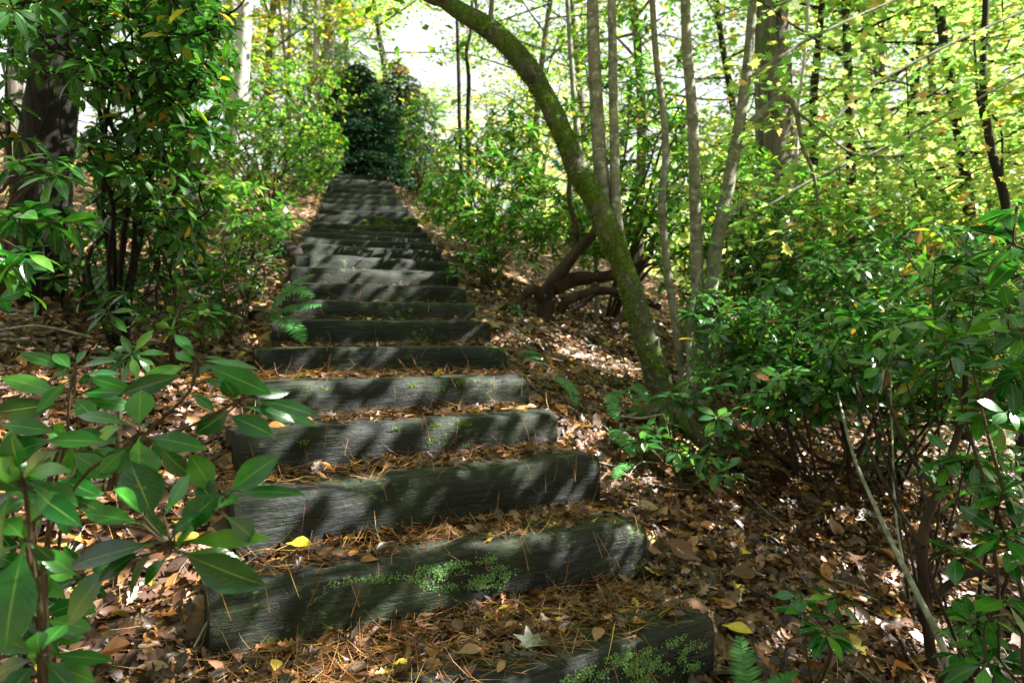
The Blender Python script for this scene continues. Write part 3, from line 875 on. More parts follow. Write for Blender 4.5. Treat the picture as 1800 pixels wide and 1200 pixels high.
W.append(((383, 888, 1.1), [(300, 925, 1.1), (345, 915, 1.1)],
          [(382, 872, 335, 800, 46), (397, 868, 491, 801, 46), (403, 868, 535, 868, 24), (378, 897, 418, 870, 32), (372, 900, 330, 918, 26)]))
W.append(((42, 845, .98), [(60, 1010, 1.02), (52, 925, 1.0)],
          [(45, 845, 136, 888, 46), (38, 835, 122, 828, 30), (25, 850, 4, 965, 80), (38, 830, 20, 760, 50), (30, 842, -40, 820, 50), (60, 858, 100, 900, 40)]))
W.append(((45, 945, .92), [(58, 1020, .95)],
          [(45, 950, 8, 1142, 84), (55, 950, 95, 985, 30)]))
W.append(((70, 1150, 1.0), [(90, 1260, 1.05)],
          [(80, 1150, 198, 1160, 27), (66, 1148, -20, 1105, 44), (75, 1140, 115, 1098, 36), (60, 1158, -10, 1190, 40), (80, 1162, 130, 1215, 34)]))
bb = P(95, 1290, 1.3); bb[2] = gz(bb[0], bb[1])
W[7] = (W[7][0], [tuple((95, 1290, 1.3)), (75, 1120, 1.1)] + W[7][1], W[7][2])
W[5] = (W[5][0], [tuple((95, 1290, 1.3)), (70, 1050, 1.22)] + W[5][1], W[5][2])
W[3] = (W[3][0], [tuple((95, 1290, 1.3)), (80, 1000, 1.36)] + W[3][1], W[3][2])
W[2] = (W[2][0], [tuple((95, 1290, 1.3)), (75, 990, 1.26)] + W[2][1], W[2][2])
for _ in range(17):
    cx_, cy_, cd_ = rng.uniform(-10, 210), rng.uniform(740, 1120), rng.uniform(1.35, 1.75)
    lv_ = []
    for q in range(7):
        a_ = q * 2.399 + rng.uniform(0, 1); l_ = rng.uniform(70, 110) * 1.3 / cd_
        lv_.append((cx_ + 8 * math.cos(a_), cy_ + 6 * math.sin(a_), cx_ + l_ * math.cos(a_), cy_ + l_ * .7 * math.sin(a_) + 8, rng.uniform(24, 36) * 1.3 / cd_))
    W.append(((cx_, cy_, cd_), [(cx_ * .6 + 30, cy_ + 130, cd_ + .15), (cx_ * .8 + 15, cy_ + 50, cd_ + .06)], lv_))
for k_ in range(0, 10):        # older leaves radiating under each rosette
    ap_, st_, lv_ = W[k_]
    for q in range(3):
        a_ = q * 2.1 + rng.uniform(0, .9); l_ = rng.uniform(85, 125) * 1.15 / ap_[2]
        ca, sa = math.cos(a_), math.sin(a_)
        lv_.append((ap_[0] + 12 * ca, ap_[1] + 9 * sa + 8, ap_[0] + l_ * ca, ap_[1] + l_ * .55 * sa + 26, rng.uniform(26, 38) * 1.15 / ap_[2]))
explicit_shrub('rhododendron_shrub', 'large glossy rhododendron sprays in the left foreground reaching over the steps', bb, W, M['twig'], M['rh_near'])

# generic rhododendron with whorls in chosen places
ALLW = []


def shrub(name, label, base_px, blobs, L=.11, Wd=.036, lod=T_RM, leafmat='rh', twig='twig', nstem=6, cat='shrub', group=None, stem_r=.012, nl=(6, 10), droop=.22, cull=True, dead=0):
    """blobs: (cx,cy,rx,ry,d0,d1,n) in photo pixels and metres of depth"""
    base = P(*base_px); base[2] = gz(base[0], base[1]) - .02
    root = thing(name, label, cat, base, group)
    gs = Geo(); gl = Geo()
    cents = []
    for (cx, cy, rx, ry, d0, d1, n) in blobs:
        for _ in range(n):
            while True:
                a, b = rng.uniform(-1, 1, 2)
                if a * a + b * b < 1: break
            cents.append(P(cx + a * rx, cy + b * ry, rng.uniform(d0, d1)))
    cents = np.array(cents)
    if cull: cents = cents[free_of_gaps(cents)]
    cents = cents[cents[:, 2] > ground_z(cents[:, 0], cents[:, 1]) + .04]
    if len(cents) == 0: cents = np.array([base + [0, 0, .3]])
    idx = rng.choice(len(cents), min(nstem, len(cents)), replace=False)
    mains = []
    for i in idx:
        e = cents[i]; m1 = base + (e - base) * .35 + rng.normal(0, .06, 3) + [0, 0, .12 * np.linalg.norm(e - base)]
        m2 = base + (e - base) * .7 + rng.normal(0, .05, 3) + [0, 0, .06 * np.linalg.norm(e - base)]
        b0 = base + [*rng.normal(0, .05, 2), 0]
        pts, rad = smooth_path([b0, m1, m2, e], [stem_r, stem_r * .8, stem_r * .6, stem_r * .3], 5)
        tube(gs, pts, rad, 6, smooth=False); mains.append(pts)
    allp = np.concatenate([m[3:] for m in mains])
    near = np.array([np.min(np.linalg.norm(allp - c, axis=1)) for c in cents])
    for c in cents[np.argsort(near)]:
        dd = np.linalg.norm(allp - c, axis=1) * rng.uniform(.85, 1.15, len(allp)) + .3 * np.maximum(0, allp[:, 2] - c[2])
        q = allp[np.argmin(dd)]
        allp = np.vstack([allp, q + (c - q) * .45 + [0, 0, -.02], q + (c - q) * .8])
        if np.linalg.norm(q - c) > .03:
            tube(gs, [q, (q + c) / 2 + [0, 0, -.05 * np.linalg.norm(q - c)] + rng.normal(0, .015, 3), c], [stem_r * .4, stem_r * .3, .003], 5, 3)
        out = c - q; out = out / (np.linalg.norm(out) + .05)
        ax = np.array([0, 0, 1.]) + out * .7 + rng.normal(0, .25, 3)
        n = int(rng.integers(*nl))
        whorl(gl, c, ax, n, L * rng.uniform(.75, 1.15), Wd, lod, 1., droop)
    parts = [gs.build('stem', M[twig], root), gl.build('foliage', M[leafmat], root)]
    if dead:
        gd = Geo(); ci = cents[rng.choice(len(cents), min(dead, len(cents)), replace=False)]
        nd = len(ci)
        leaves(gd, ci, np.tile([0, 0, -1.], (nd, 1)) + rng.normal(0, .25, (nd, 3)), rng.normal(0, 1, (nd, 3)) + [0, -.6, 0], L * .95, Wd * 1.1, T_RM, .1, .3)
        parts.append(gd.build('dead_leaves', M['brown_fallen'], root))
    finish(root, base, *parts)
    return root


S = shrub
# left side, near to far
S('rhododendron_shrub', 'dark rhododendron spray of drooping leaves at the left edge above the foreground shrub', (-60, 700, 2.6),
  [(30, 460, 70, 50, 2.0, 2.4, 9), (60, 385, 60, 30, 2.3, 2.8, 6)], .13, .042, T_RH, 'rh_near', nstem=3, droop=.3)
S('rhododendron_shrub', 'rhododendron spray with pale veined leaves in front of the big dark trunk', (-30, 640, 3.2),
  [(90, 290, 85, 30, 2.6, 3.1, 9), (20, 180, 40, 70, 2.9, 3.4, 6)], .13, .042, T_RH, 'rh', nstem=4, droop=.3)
S('rhododendron_tree', 'tall leafy rhododendron arching over the upper left corner', (210, 590, 4.2),
  [(120, 40, 140, 90, 2.8, 3.8, 60), (270, 60, 130, 110, 3.0, 4.0, 110), (320, 180, 80, 90, 3.0, 4.0, 60), (240, 200, 110, 110, 3.0, 4.2, 80), (270, 330, 110, 80, 3.4, 4.6, 70), (330, 400, 60, 50, 3.8, 4.8, 24),
   (40, 20, 80, 50, 2.6, 3.4, 14), (330, 60, 90, 90, 3.2, 4.2, 50), (250, -60, 230, 60, 3, 4.2, 60)], .115, .036, T_RM, 'rh_dark', nstem=9, cat='tree', stem_r=.016, droop=.32, dead=6, twig='bark_black')
S('rhododendron_shrub', 'leafy rhododendron sapling on the left bank between the dark trunks', (300, 620, 5),
  [(270, 400, 90, 70, 4.4, 5.2, 34), (190, 440, 60, 50, 4.5, 5.2, 10)], .13, .042, T_RM, 'rh', nstem=6)
S('rhododendron_shrub', 'low rhododendron seedlings with long leaves in the middle of the left bank', (290, 620, 3.9),
  [(200, 530, 70, 40, 3.5, 4.2, 9), (300, 540, 70, 45, 3.5, 4.2, 11), (390, 545, 30, 30, 3.6, 4.0, 4)], .12, .038, T_RM, 'rh', nstem=6)
S('rhododendron_seedling', 'small two-whorled seedling just above the foreground shrub', (200, 700, 2.5),
  [(228, 620, 24, 10, 2.3, 2.5, 3), (185, 625, 18, 8, 2.4, 2.5, 1)], .085, .028, T_RM, 'rh', nstem=2, cat='seedling', cull=False)
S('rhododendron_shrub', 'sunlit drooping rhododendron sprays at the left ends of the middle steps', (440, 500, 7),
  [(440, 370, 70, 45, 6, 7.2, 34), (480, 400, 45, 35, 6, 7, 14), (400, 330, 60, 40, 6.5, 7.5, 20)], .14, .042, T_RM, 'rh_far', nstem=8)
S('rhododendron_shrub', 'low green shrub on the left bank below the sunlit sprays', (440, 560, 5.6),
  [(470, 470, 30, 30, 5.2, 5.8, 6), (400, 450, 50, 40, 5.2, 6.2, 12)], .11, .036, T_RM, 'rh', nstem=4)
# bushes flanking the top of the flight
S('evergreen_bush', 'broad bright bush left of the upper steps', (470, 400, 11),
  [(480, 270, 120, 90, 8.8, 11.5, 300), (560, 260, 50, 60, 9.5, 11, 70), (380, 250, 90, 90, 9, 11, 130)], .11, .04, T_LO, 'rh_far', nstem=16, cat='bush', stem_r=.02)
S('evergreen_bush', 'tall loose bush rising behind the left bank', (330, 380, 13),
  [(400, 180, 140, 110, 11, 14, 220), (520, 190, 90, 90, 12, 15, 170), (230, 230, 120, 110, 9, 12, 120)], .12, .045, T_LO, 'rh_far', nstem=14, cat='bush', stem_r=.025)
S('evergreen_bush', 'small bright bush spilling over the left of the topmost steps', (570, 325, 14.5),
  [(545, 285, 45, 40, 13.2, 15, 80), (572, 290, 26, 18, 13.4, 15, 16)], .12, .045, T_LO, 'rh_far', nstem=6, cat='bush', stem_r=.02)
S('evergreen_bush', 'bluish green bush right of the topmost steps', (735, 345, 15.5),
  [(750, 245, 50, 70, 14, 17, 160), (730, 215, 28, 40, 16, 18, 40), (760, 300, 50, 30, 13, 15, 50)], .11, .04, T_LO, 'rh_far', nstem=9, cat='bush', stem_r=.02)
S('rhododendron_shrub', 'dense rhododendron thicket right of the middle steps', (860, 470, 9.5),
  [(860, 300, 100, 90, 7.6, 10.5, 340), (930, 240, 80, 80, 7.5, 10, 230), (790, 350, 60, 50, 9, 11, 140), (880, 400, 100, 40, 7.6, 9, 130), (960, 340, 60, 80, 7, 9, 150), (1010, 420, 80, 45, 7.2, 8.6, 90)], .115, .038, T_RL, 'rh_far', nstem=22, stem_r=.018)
S('rhododendron_shrub', 'low rhododendron sprays overhanging the right ends of the middle steps', (850, 500, 7.6),
  [(840, 440, 40, 30, 6.8, 7.6, 16), (800, 475, 22, 14, 6.8, 7.2, 4), (900, 450, 50, 30, 6.8, 7.8, 16)], .11, .036, T_RM, 'rh', nstem=6)
S('rhododendron_seedling', 'small seedling on the litter below the twisted roots', (890, 550, 6.2),
  [(885, 537, 18, 5, 6.0, 6.2, 3), (905, 542, 8, 4, 6.0, 6.2, 1)], .08, .03, T_RM, 'rh', nstem=2, cat='seedling', cull=False)
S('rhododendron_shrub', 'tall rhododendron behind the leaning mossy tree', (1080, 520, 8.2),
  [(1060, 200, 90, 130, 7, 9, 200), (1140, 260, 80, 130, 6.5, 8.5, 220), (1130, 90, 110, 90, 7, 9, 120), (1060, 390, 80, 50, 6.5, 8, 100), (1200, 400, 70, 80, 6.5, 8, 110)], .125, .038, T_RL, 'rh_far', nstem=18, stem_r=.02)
S('rhododendron_shrub', 'bright rhododendron between the grey saplings and the furrowed trunk', (1330, 640, 6.5),
  [(1330, 420, 110, 80, 5.4, 7.5, 150), (1250, 480, 90, 70, 5, 6.5, 90), (1400, 480, 90, 60, 5, 7, 110)], .12, .037, T_RM, 'rh', nstem=18, stem_r=.015, dead=5)
S('rhododendron_shrub', 'large rhododendron mass filling the right bank', (1560, 780, 4.6),
  [(1500, 500, 170, 80, 3.8, 6.5, 230), (1650, 480, 170, 90, 3.4, 6, 190), (1420, 600, 140, 80, 3.6, 5.6, 150), (1620, 610, 170, 80, 3.2, 5, 150), (1740, 580, 90, 140, 2.6, 4.6, 90), (1580, 700, 180, 50, 3.3, 4.6, 60)],
  .112, .038, T_RM, 'rh', nstem=12, stem_r=.009, dead=10, droop=.22, twig='bark_root')
S('rhododendron_shrub', 'rhododendron sprays low on the right bank below the large mass', (1440, 800, 3.9),
  [(1310, 600, 90, 70, 3.8, 5.2, 90), (1260, 540, 60, 60, 4.2, 5.4, 50), (1400, 690, 100, 50, 3.4, 4.4, 50), (1490, 660, 80, 50, 3.4, 4.4, 40)], .11, .038, T_RM, 'rh', nstem=6, stem_r=.009, twig='bark_root')
S('rhododendron_shrub', 'close rhododendron sprays with large leaves in front of the right-hand mass', (1620, 900, 3.0),
  [(1620, 600, 130, 60, 2.6, 3.2, 14), (1480, 560, 90, 60, 2.8, 3.4, 10), (1700, 480, 80, 60, 2.6, 3.2, 8)], .125, .043, T_RH, 'rh_near', nstem=5, stem_r=.006, droop=.25, twig='bark_root', dead=3)
S('rhododendron_shrub', 'loose bright shrub between the grey saplings and the right-hand mass', (1330, 700, 6),
  [(1300, 330, 100, 80, 6, 9, 130), (1420, 360, 120, 70, 6, 9, 150), (1560, 370, 120, 50, 7, 10, 110), (1720, 380, 100, 60, 7, 10, 90)], .11, .038, T_RL, 'rh_far', nstem=14, stem_r=.012)
S('rhododendron_shrub', 'dark undergrowth under the large mass at the right edge', (1700, 900, 4.4),
  [(1700, 720, 110, 50, 3.8, 5.4, 60), (1600, 790, 90, 40, 3.8, 4.8, 20), (1760, 830, 60, 60, 3.4, 4.4, 34)], .10, .034, T_RM, 'rh', nstem=8, stem_r=.007, twig='bark_root')
S('rhododendron_shrub', 'low undergrowth on the shaded left bank beside the vine-hung trunk', (160, 620, 4.8),
  [(170, 480, 90, 40, 4.4, 5.4, 40), (260, 470, 90, 40, 4.6, 5.6, 34), (120, 420, 60, 60, 4.8, 5.4, 24)], .11, .036, T_RM, 'rh', nstem=8, stem_r=.008, twig='bark_root')
S('rhododendron_shrub', 'low scattered undergrowth beside the left ends of the middle steps', (420, 620, 4.8),
  [(400, 500, 70, 40, 4.6, 6.2, 26), (360, 450, 80, 40, 5.6, 7, 34), (450, 420, 50, 40, 6.4, 8, 34)], .10, .034, T_RM, 'rh', nstem=8, stem_r=.007)
S('rhododendron_shrub', 'distant sunlit shrubs low behind the large rhododendron mass', (1600, 560, 10),
  [(1600, 440, 220, 60, 8, 12, 200), (1450, 400, 150, 60, 8, 12, 130)], .13, .045, T_LO, 'rh_far', nstem=16, stem_r=.015)
# seedlings round the base of the leaning tree
S('rhododendron_seedling', 'green rhododendron seedling in front of the mossy tree base', (1190, 850, 3.5),
  [(1165, 765, 40, 26, 3.3, 3.6, 8), (1215, 800, 45, 26, 3.2, 3.5, 8), (1130, 745, 18, 12, 3.4, 3.7, 2), (1200, 690, 30, 24, 3.6, 3.9, 5)], .105, .037, T_RH, 'rh', nstem=5, cat='seedling', cull=False, stem_r=.006, nl=(5, 8))
S('rhododendron_seedling', 'leafy seedling right of the mossy tree base under the grey saplings', (1255, 830, 3.7),
  [(1250, 680, 40, 30, 3.5, 3.9, 10), (1270, 755, 40, 34, 3.3, 3.8, 11), (1330, 710, 35, 30, 3.4, 3.8, 9), (1268, 825, 14, 8, 3.2, 3.3, 2)], .105, .037, T_RH, 'rh', nstem=5, cat='seedling', cull=False, stem_r=.006, nl=(5, 8))
S('rhododendron_seedling', 'seedling with hanging leaves at the bottom right beside the fern', (1440, 1230, 2.45),
  [(1400, 1040, 10, 8, 2.3, 2.4, 1), (1470, 1055, 10, 8, 2.3, 2.4, 1), (1462, 1110, 12, 12, 2.2, 2.3, 2), (1410, 1075, 8, 8, 2.3, 2.35, 1)], .105, .036, T_RH, 'rh_near', nstem=3, cat='seedling', cull=False, stem_r=.005, nl=(6, 9), droop=.3)
S('rhododendron_shrub', 'shiny rhododendron branch with sunlit whorls at the lower right edge', (1700, 1260, 2.3),
  [(1670, 965, 10, 8, 2.0, 2.1, 1), (1775, 1045, 10, 10, 1.8, 1.9, 1), (1700, 860, 14, 8, 2.1, 2.2, 1), (1765, 870, 14, 10, 2.0, 2.1, 2), (1750, 725, 30, 24, 2.1, 2.3, 5), (1745, 1165, 18, 14, 1.9, 2.0, 2), (1770, 950, 26, 30, 2.0, 2.3, 4), (1690, 800, 30, 20, 2.2, 2.5, 3), (1720, 1080, 30, 30, 2.0, 2.3, 3), (1780, 560, 30, 40, 2, 2.4, 4),
   (1700, 1140, 10, 10, 2, 2.1, 1)], .12, .042, T_RH, 'rh_near', nstem=7, cull=False, stem_r=.008, nl=(7, 10), twig='bark_root')
S('rhododendron_shrub', 'close rhododendron whorl reaching in from the right edge at mid height', (1900, 900, 1.9),
  [(1785, 355, 8, 8, 1.55, 1.65, 1), (1800, 430, 12, 12, 1.6, 1.7, 2), (1790, 640, 30, 50, 1.9, 2.3, 4), (1690, 610, 40, 40, 2.2, 2.6, 5)], .125, .042, T_RH, 'rh_near', nstem=5, cull=False, stem_r=.008, nl=(6, 9), droop=.3)


def fern(label, base_px, fronds, d, mat='fern', z=None):
    """fronds: list of pixel polylines from the crown outwards with width in px"""
    base = P(*base_px, d)
    base[2] = gz(base[0], base[1])
    root = thing('fern', label, 'fern', base)
    parts = []
    for pts, wpx, dd in fronds:
        g = Geo()
        q = np.array([P(x, y, d + dz) for (x, y), dz in zip(pts, np.linspace(0, dd, len(pts)))])
        q[:, 2] = np.maximum(q[:, 2], ground_z(q[:, 0], q[:, 1]) + .02)
        c, r = smooth_path(q, np.linspace(.0025, .0008, len(q)), 10)
        tube(g, c, r, 4, smooth=False)
        L = np.concatenate([[0], np.cumsum(np.linalg.norm(np.diff(c, axis=0), axis=1))]); n = 26
        u = np.linspace(.12, .985, n) * L[-1]
        b = np.stack([np.interp(u, L, c[:, i]) for i in range(3)], -1)
        tn = norm(np.gradient(b, axis=0)); nr = norm(np.array([.0, -.45, .9]) - tn * (tn @ np.array([0, -.45, .9]))[:, None])
        sd = np.cross(tn, nr); w0 = wpx / F * d / 2
        prof = np.sin(np.clip(np.linspace(.16, 1.0, n), 0, 1) * math.pi * .96) ** .7 * w0 + .004
        for s_ in (-1, 1):
            leaves(g, b + rng.normal(0, .001, b.shape), sd * s_ + tn * .35 + rng.normal(0, .06, b.shape), nr + rng.normal(0, .12, b.shape), prof, L[-1] / n * .95, T_PIN, .12, .05)
        parts.append(g.build('frond', M[mat], root))
    finish(root, base, *parts)


fern('fern with arching fronds at the left ends of the seventh and eighth steps', (462, 560), [([(468, 560), (492, 526), (522, 508), (550, 522)], 50, -.1), ([(468, 560), (498, 545), (530, 537), (565, 536)], 46, -.1),
     ([(468, 558), (495, 560), (518, 576), (535, 600)], 42, -.2), ([(470, 556), (500, 512), (527, 492), (553, 482)], 28, .1)], 4.2)
fern('small fern frond hanging beside the right end of the sixth step', (940, 622), [([(948, 620), (938, 625), (928, 640), (929, 660)], 36, -.2), ([(948, 620), (935, 618), (918, 622), (908, 630)], 18, -.1)], 4.9)
fern('drooping fern frond on the litter right of the fifth step', (975, 665), [([(975, 662), (990, 668), (1005, 685), (1012, 712)], 24, -.35)], 4.3)
fern('fern with three fronds left of the mossy tree base', (1100, 690), [([(1100, 685), (1085, 690), (1075, 705), (1085, 738)], 34, -.25), ([(1100, 685), (1115, 678), (1130, 688), (1140, 708)], 28, -.1), ([(1098, 688), (1110, 695), (1118, 702), (1122, 712)], 16, -.1)], 4.1)
fern('fern fronds beside the seedling above the third step', (1075, 750), [([(1072, 752), (1085, 760), (1100, 775), (1112, 800)], 34, -.3), ([(1072, 752), (1078, 765), (1085, 775), (1092, 780)], 18, -.2)], 3.7)
fern('small fern frond at the right end of the third step', (1112, 812), [([(1116, 812), (1103, 815), (1090, 825), (1080, 842)], 24, -.2)], 3.45)
fern('upright fern frond at the bottom edge beside the nearest step end', (1320, 1250), [([(1320, 1260), (1318, 1210), (1308, 1160), (1300, 1118)], 62, .15), ([(1320, 1260), (1350, 1215), (1372, 1195), (1400, 1180)], 34, .1)], 2.2)

# ---------------------------------------------------------------- trunks and saplings
def pxpath(pts, widths, d0, d1):
    n = len(pts); ds = np.linspace(d0, d1, n)
    return np.array([P(x, y, d) for (x, y), d in zip(pts, ds)]), np.array([w / 2 / F * d for w, d in zip(widths, ds)])


def sprig_leaves(g, paths, n, L, Wd, tm, sig=.12, flat=.5):
    """leaves on short shoots along given branch paths"""
    allp = np.concatenate(paths)
    i = rng.integers(0, len(allp), n)
    c = allp[i] + rng.normal(0, sig, (n, 3)) * np.array([1, 1, flat])
    c = c[free_of_gaps(c)]; n = len(c)
    a = rng.uniform(0, 6.283, n); d = np.stack([np.cos(a), np.sin(a), rng.normal(-.15, .25, n)], -1)
    leaves(g, c, d, np.tile([0, 0, 1.], (n, 1)) + rng.normal(0, .35, (n, 3)), L * rng.uniform(.7, 1.2, n), Wd * rng.uniform(.7, 1.2, n), tm, rng.uniform(0, .3, n), .05)


def stem_tree(name, label, trunk, mat, cat='tree', limbs=(), leafn=0, leafmat='canopy', L=.08, Wd=.075, tm=T_MAP, sides=10, bump=.08, group=None, ext=True, crown_h=2.0, limbname='branch', limbmat=None, sig=.35, crownz=None):
    """trunk = (pts, widths, d0, d1); goes on above the picture with a crown; its foot reaches the ground"""
    q, r = pxpath(*trunk)
    foot = q[0].copy(); foot[2] = gz(foot[0], foot[1]) - .06
    if q[0][2] > foot[2] + .12:
        q = np.vstack([foot, q]); r = np.concatenate([[r[0] * 1.15], r])
    else:
        q[0] = foot
    root = thing(name, label, cat, foot, group)
    crown_paths = []
    if ext:
        top = q[-1]; dr = norm(q[-1] - q[-3]); dr = norm(dr + [0, 0, .6])
        e = [top + dr * crown_h * t for t in (.35, .7, 1.)]
        q = np.vstack([q, e]); r = np.concatenate([r, r[-1] * np.array([.85, .6, .25])])
    g = Geo(); tube(g, q, r, sides, 5, bump)
    parts = [g.build('trunk', M[mat], root)]
    for lb in limbs:
        lq, lr = pxpath(*lb[:4])
        gg = Geo(); tube(gg, lq, lr, 8, 5, .05)
        if len(lb) > 4 and lb[4]:
            crown_paths.append(smooth_path(lq, lr, 6)[0])
        parts.append(gg.build(limbname, M[limbmat or mat], root))
    if leafn:
        if ext:
            for i in range(9):
                s = q[-1 - (i % 3)] + (q[-2] - q[-1]) * rng.uniform(0, 1)
                a = rng.uniform(0, 6.28); e = s + np.array([math.cos(a), math.sin(a), rng.uniform(.0, .6)]) * rng.uniform(.5, 1.3)
                gg = Geo(); m = (s + e) / 2 + [0, 0, .08]
                pp, rr = smooth_path([s, m, e], [.012, .008, .003], 6); crown_paths.append(pp)
                tube(g, pp, rr, 5, smooth=False)
        gl = Geo(); sprig_leaves(gl, crown_paths, leafn, L, Wd, tm, sig)
        parts.append(gl.build('crown', M[leafmat], root))
    finish(root, foot, *parts)
    return root


lean = stem_tree('leaning_tree', 'moss-covered leaning tree arching left above the steps with two upright stems', ([(1178, 765), (1170, 727), (1147, 633), (1123, 553), (1100, 480), (1073, 413), (1047, 353), (1017, 300), (997, 253), (977, 207), (953, 160), (927, 120), (893, 80), (853, 47), (807, 20), (780, 0), (725, -35)],
                 [76, 52, 42, 42, 38, 43, 38, 43, 35, 37, 34, 40, 36, 37, 31, 30, 27], 4.2, 4.7), 'bark_moss', sides=20, bump=.07, limbname='limb',
                 limbs=[([(1068, 390), (1058, 320), (1050, 200), (1043, 60), (1040, -80)], [26, 26, 24, 22, 18], 4.5, 4.5),
                        ([(1096, 440), (1084, 380), (1080, 250), (1077, 100), (1074, -80)], [18, 20, 17, 16, 14], 4.45, 4.5),
                        ([(866, 75), (862, 40), (864, 10), (868, -60)], [14, 10, 9, 8], 4.62, 4.6), ([(842, 45), (838, 20), (833, -30)], [8, 6, 5], 4.64, 4.6)],
                 limbmat='bark_grey', leafn=6500, L=.085, Wd=.05, tm=T_LO, crown_h=2.8, sig=.75)
gr_ = Geo()
for a_, l_ in ((200, .5), (250, .42), (300, .55), (340, .35), (150, .4)):
    f_ = np.array(lean.location); q_ = []
    for t_ in (0, .35, .7, 1.):
        x_, y_ = f_[0] + .05 * math.cos(R(a_)) + l_ * t_ * math.cos(R(a_ + 14 * t_)), f_[1] + l_ * t_ * math.sin(R(a_ + 14 * t_))
        q_.append([x_, y_, gz(x_, y_) + .13 * (1 - t_) ** 2 - .02 * t_])
    tube(gr_, q_, [.055, .035, .022, .01], 8, 5, .12)
ro_ = gr_.build('root', M['bark_moss'], lean); ro_.location = tuple(-np.array(lean.location))
# moss tufts on its upper and right side
pts, rad = pxpath([(1170, 727), (1147, 633), (1123, 553), (1100, 480), (1073, 413), (1047, 353), (1017, 300), (997, 253), (977, 207), (953, 160), (927, 120), (893, 80), (853, 47)], [52, 42, 42, 38, 43, 38, 43, 35, 37, 34, 40, 36, 37], 4.23, 4.61)
pts, rad = smooth_path(pts, rad, 12)
n_ = 9000; i = rng.integers(0, len(pts), n_)
keep = rng.uniform(0, 1, n_) < .35 + .65 * (np.sin(i * .31) > -.1)
i = i[keep]; n_ = len(i)
tn = norm(np.gradient(pts, axis=0))[i]
a = rng.normal(.3, 1.1, n_)
u_ = norm(np.cross(tn, np.array([0, -1., 0]))); v_ = np.cross(u_, tn)
rad_dir = np.cos(a)[:, None] * u_ * -1 + np.sin(a)[:, None] * v_
rad_dir = np.where((rad_dir[:, 1:2] > .5), -rad_dir, rad_dir)
gm = Geo(); leaves(gm, pts[i] + rad_dir * (rad[i] * .95)[:, None] + rng.normal(0, .006, (n_, 3)), rad_dir + rng.normal(0, .6, (n_, 3)), rng.normal(0, 1, (n_, 3)), rng.uniform(.008, .02, n_), .006, T_LO, .1, .1)
mo = gm.build('moss', M['moss'], lean); mo.location = tuple(-np.array(lean.location)); mo['kind'] = 'stuff'; mo['label'] = 'bright green moss on the bark'

stem_tree('sapling', 'thin sinuous sapling right of the leaning mossy tree', ([(1205, 720), (1200, 667), (1187, 567), (1173, 467), (1163, 360), (1170, 280), (1166, 200), (1153, 100), (1143, -60)], [15, 14, 14, 13, 14, 13, 12, 11, 10], 4.5, 4.7), 'bark_tan', 'sapling', leafn=900, L=.07, Wd=.04, tm=T_LO)
stem_tree('sapling', 'straight grey lichened sapling in the middle of the right bank clump', ([(1232, 720), (1228, 600), (1225, 470), (1222, 340), (1217, 200), (1207, 80), (1203, -60)], [24, 22, 22, 20, 19, 17, 16], 4.8, 5.0), 'bark_grey', 'sapling', leafn=1200, L=.07, Wd=.04, tm=T_LO)
stem_tree('sapling', 'grey sapling leaning right with an arching crooked branch', ([(1236, 690), (1245, 560), (1258, 440), (1277, 340), (1298, 225), (1315, 100), (1326, -50)], [26, 25, 24, 22, 20, 17, 14], 4.7, 5.1), 'bark_tan', 'sapling',
          limbs=[([(1284, 262), (1310, 225), (1345, 192), (1375, 171), (1396, 186), (1405, 225), (1412, 262), (1428, 300), (1440, 360)], [9, 11, 12, 12, 10, 8, 7, 6, 4], 4.95, 5.1),
                 ([(1258, 395), (1340, 332), (1440, 240), (1520, 160), (1650, 88), (1810, 15)], [7, 6, 6, 5, 5, 4], 4.9, 5.6, 1),
                 ([(1262, 420), (1300, 395), (1430, 315), (1560, 258), (1660, 205), (1820, 120)], [6, 5, 5, 5, 4, 4], 4.9, 5.6, 1),
                 ([(1405, 200), (1450, 235), (1500, 270), (1560, 275), (1640, 265)], [5, 5, 4, 3, 2], 5.0, 5.3, 1),
                 ([(1312, 140), (1400, 82), (1500, 32), (1600, -10)], [6, 6, 5, 4], 5.0, 5.5, 1)],
          leafn=2600, leafmat='maple', L=.09, Wd=.085)
stem_tree('sapling', 'slender dark sapling behind the leaning tree, left of its upright stems', ([(1048, 460), (1016, 250), (1005, 120), (995, -40)], [9, 10, 9, 8], 7.6, 7.6), 'bark_tan', 'sapling', leafn=500, L=.07, Wd=.04, tm=T_LO)
stem_tree('sapling', 'mossy stub sapling at the foot of the straight grey sapling', ([(1214, 760), (1212, 650), (1214, 560), (1230, 470)], [12, 11, 9, 6], 4.3, 4.5), 'bark_grey', 'sapling', ext=False)
stem_tree('young_tree', 'dark crooked young tree near the right edge', ([(1795, 620), (1785, 480), (1765, 345), (1742, 260), (1728, 150), (1733, 0), (1730, -50)], [18, 17, 16, 15, 12, 11, 10], 5.6, 6.0), 'bark_dark', 'tree',
          limbs=[([(1762, 330), (1752, 290), (1722, 190), (1712, 60)], [8, 7, 6, 4], 5.8, 6.0, 1), ([(1735, 190), (1760, 230), (1762, 300), (1775, 350)], [4, 4, 4, 3], 5.8, 5.9)], leafn=1600, leafmat='maple', L=.09, Wd=.085)
stem_tree('big_tree', 'thick furrowed tree trunk wrapped in climbing leaves behind the saplings', ([(1366, 640), (1364, 480), (1362, 320), (1358, 150), (1352, -80)], [84, 70, 66, 62, 58], 9, 9), 'bark_big', sides=22, bump=.12, leafn=5200, crown_h=5, L=.13, Wd=.11, sig=1.0)
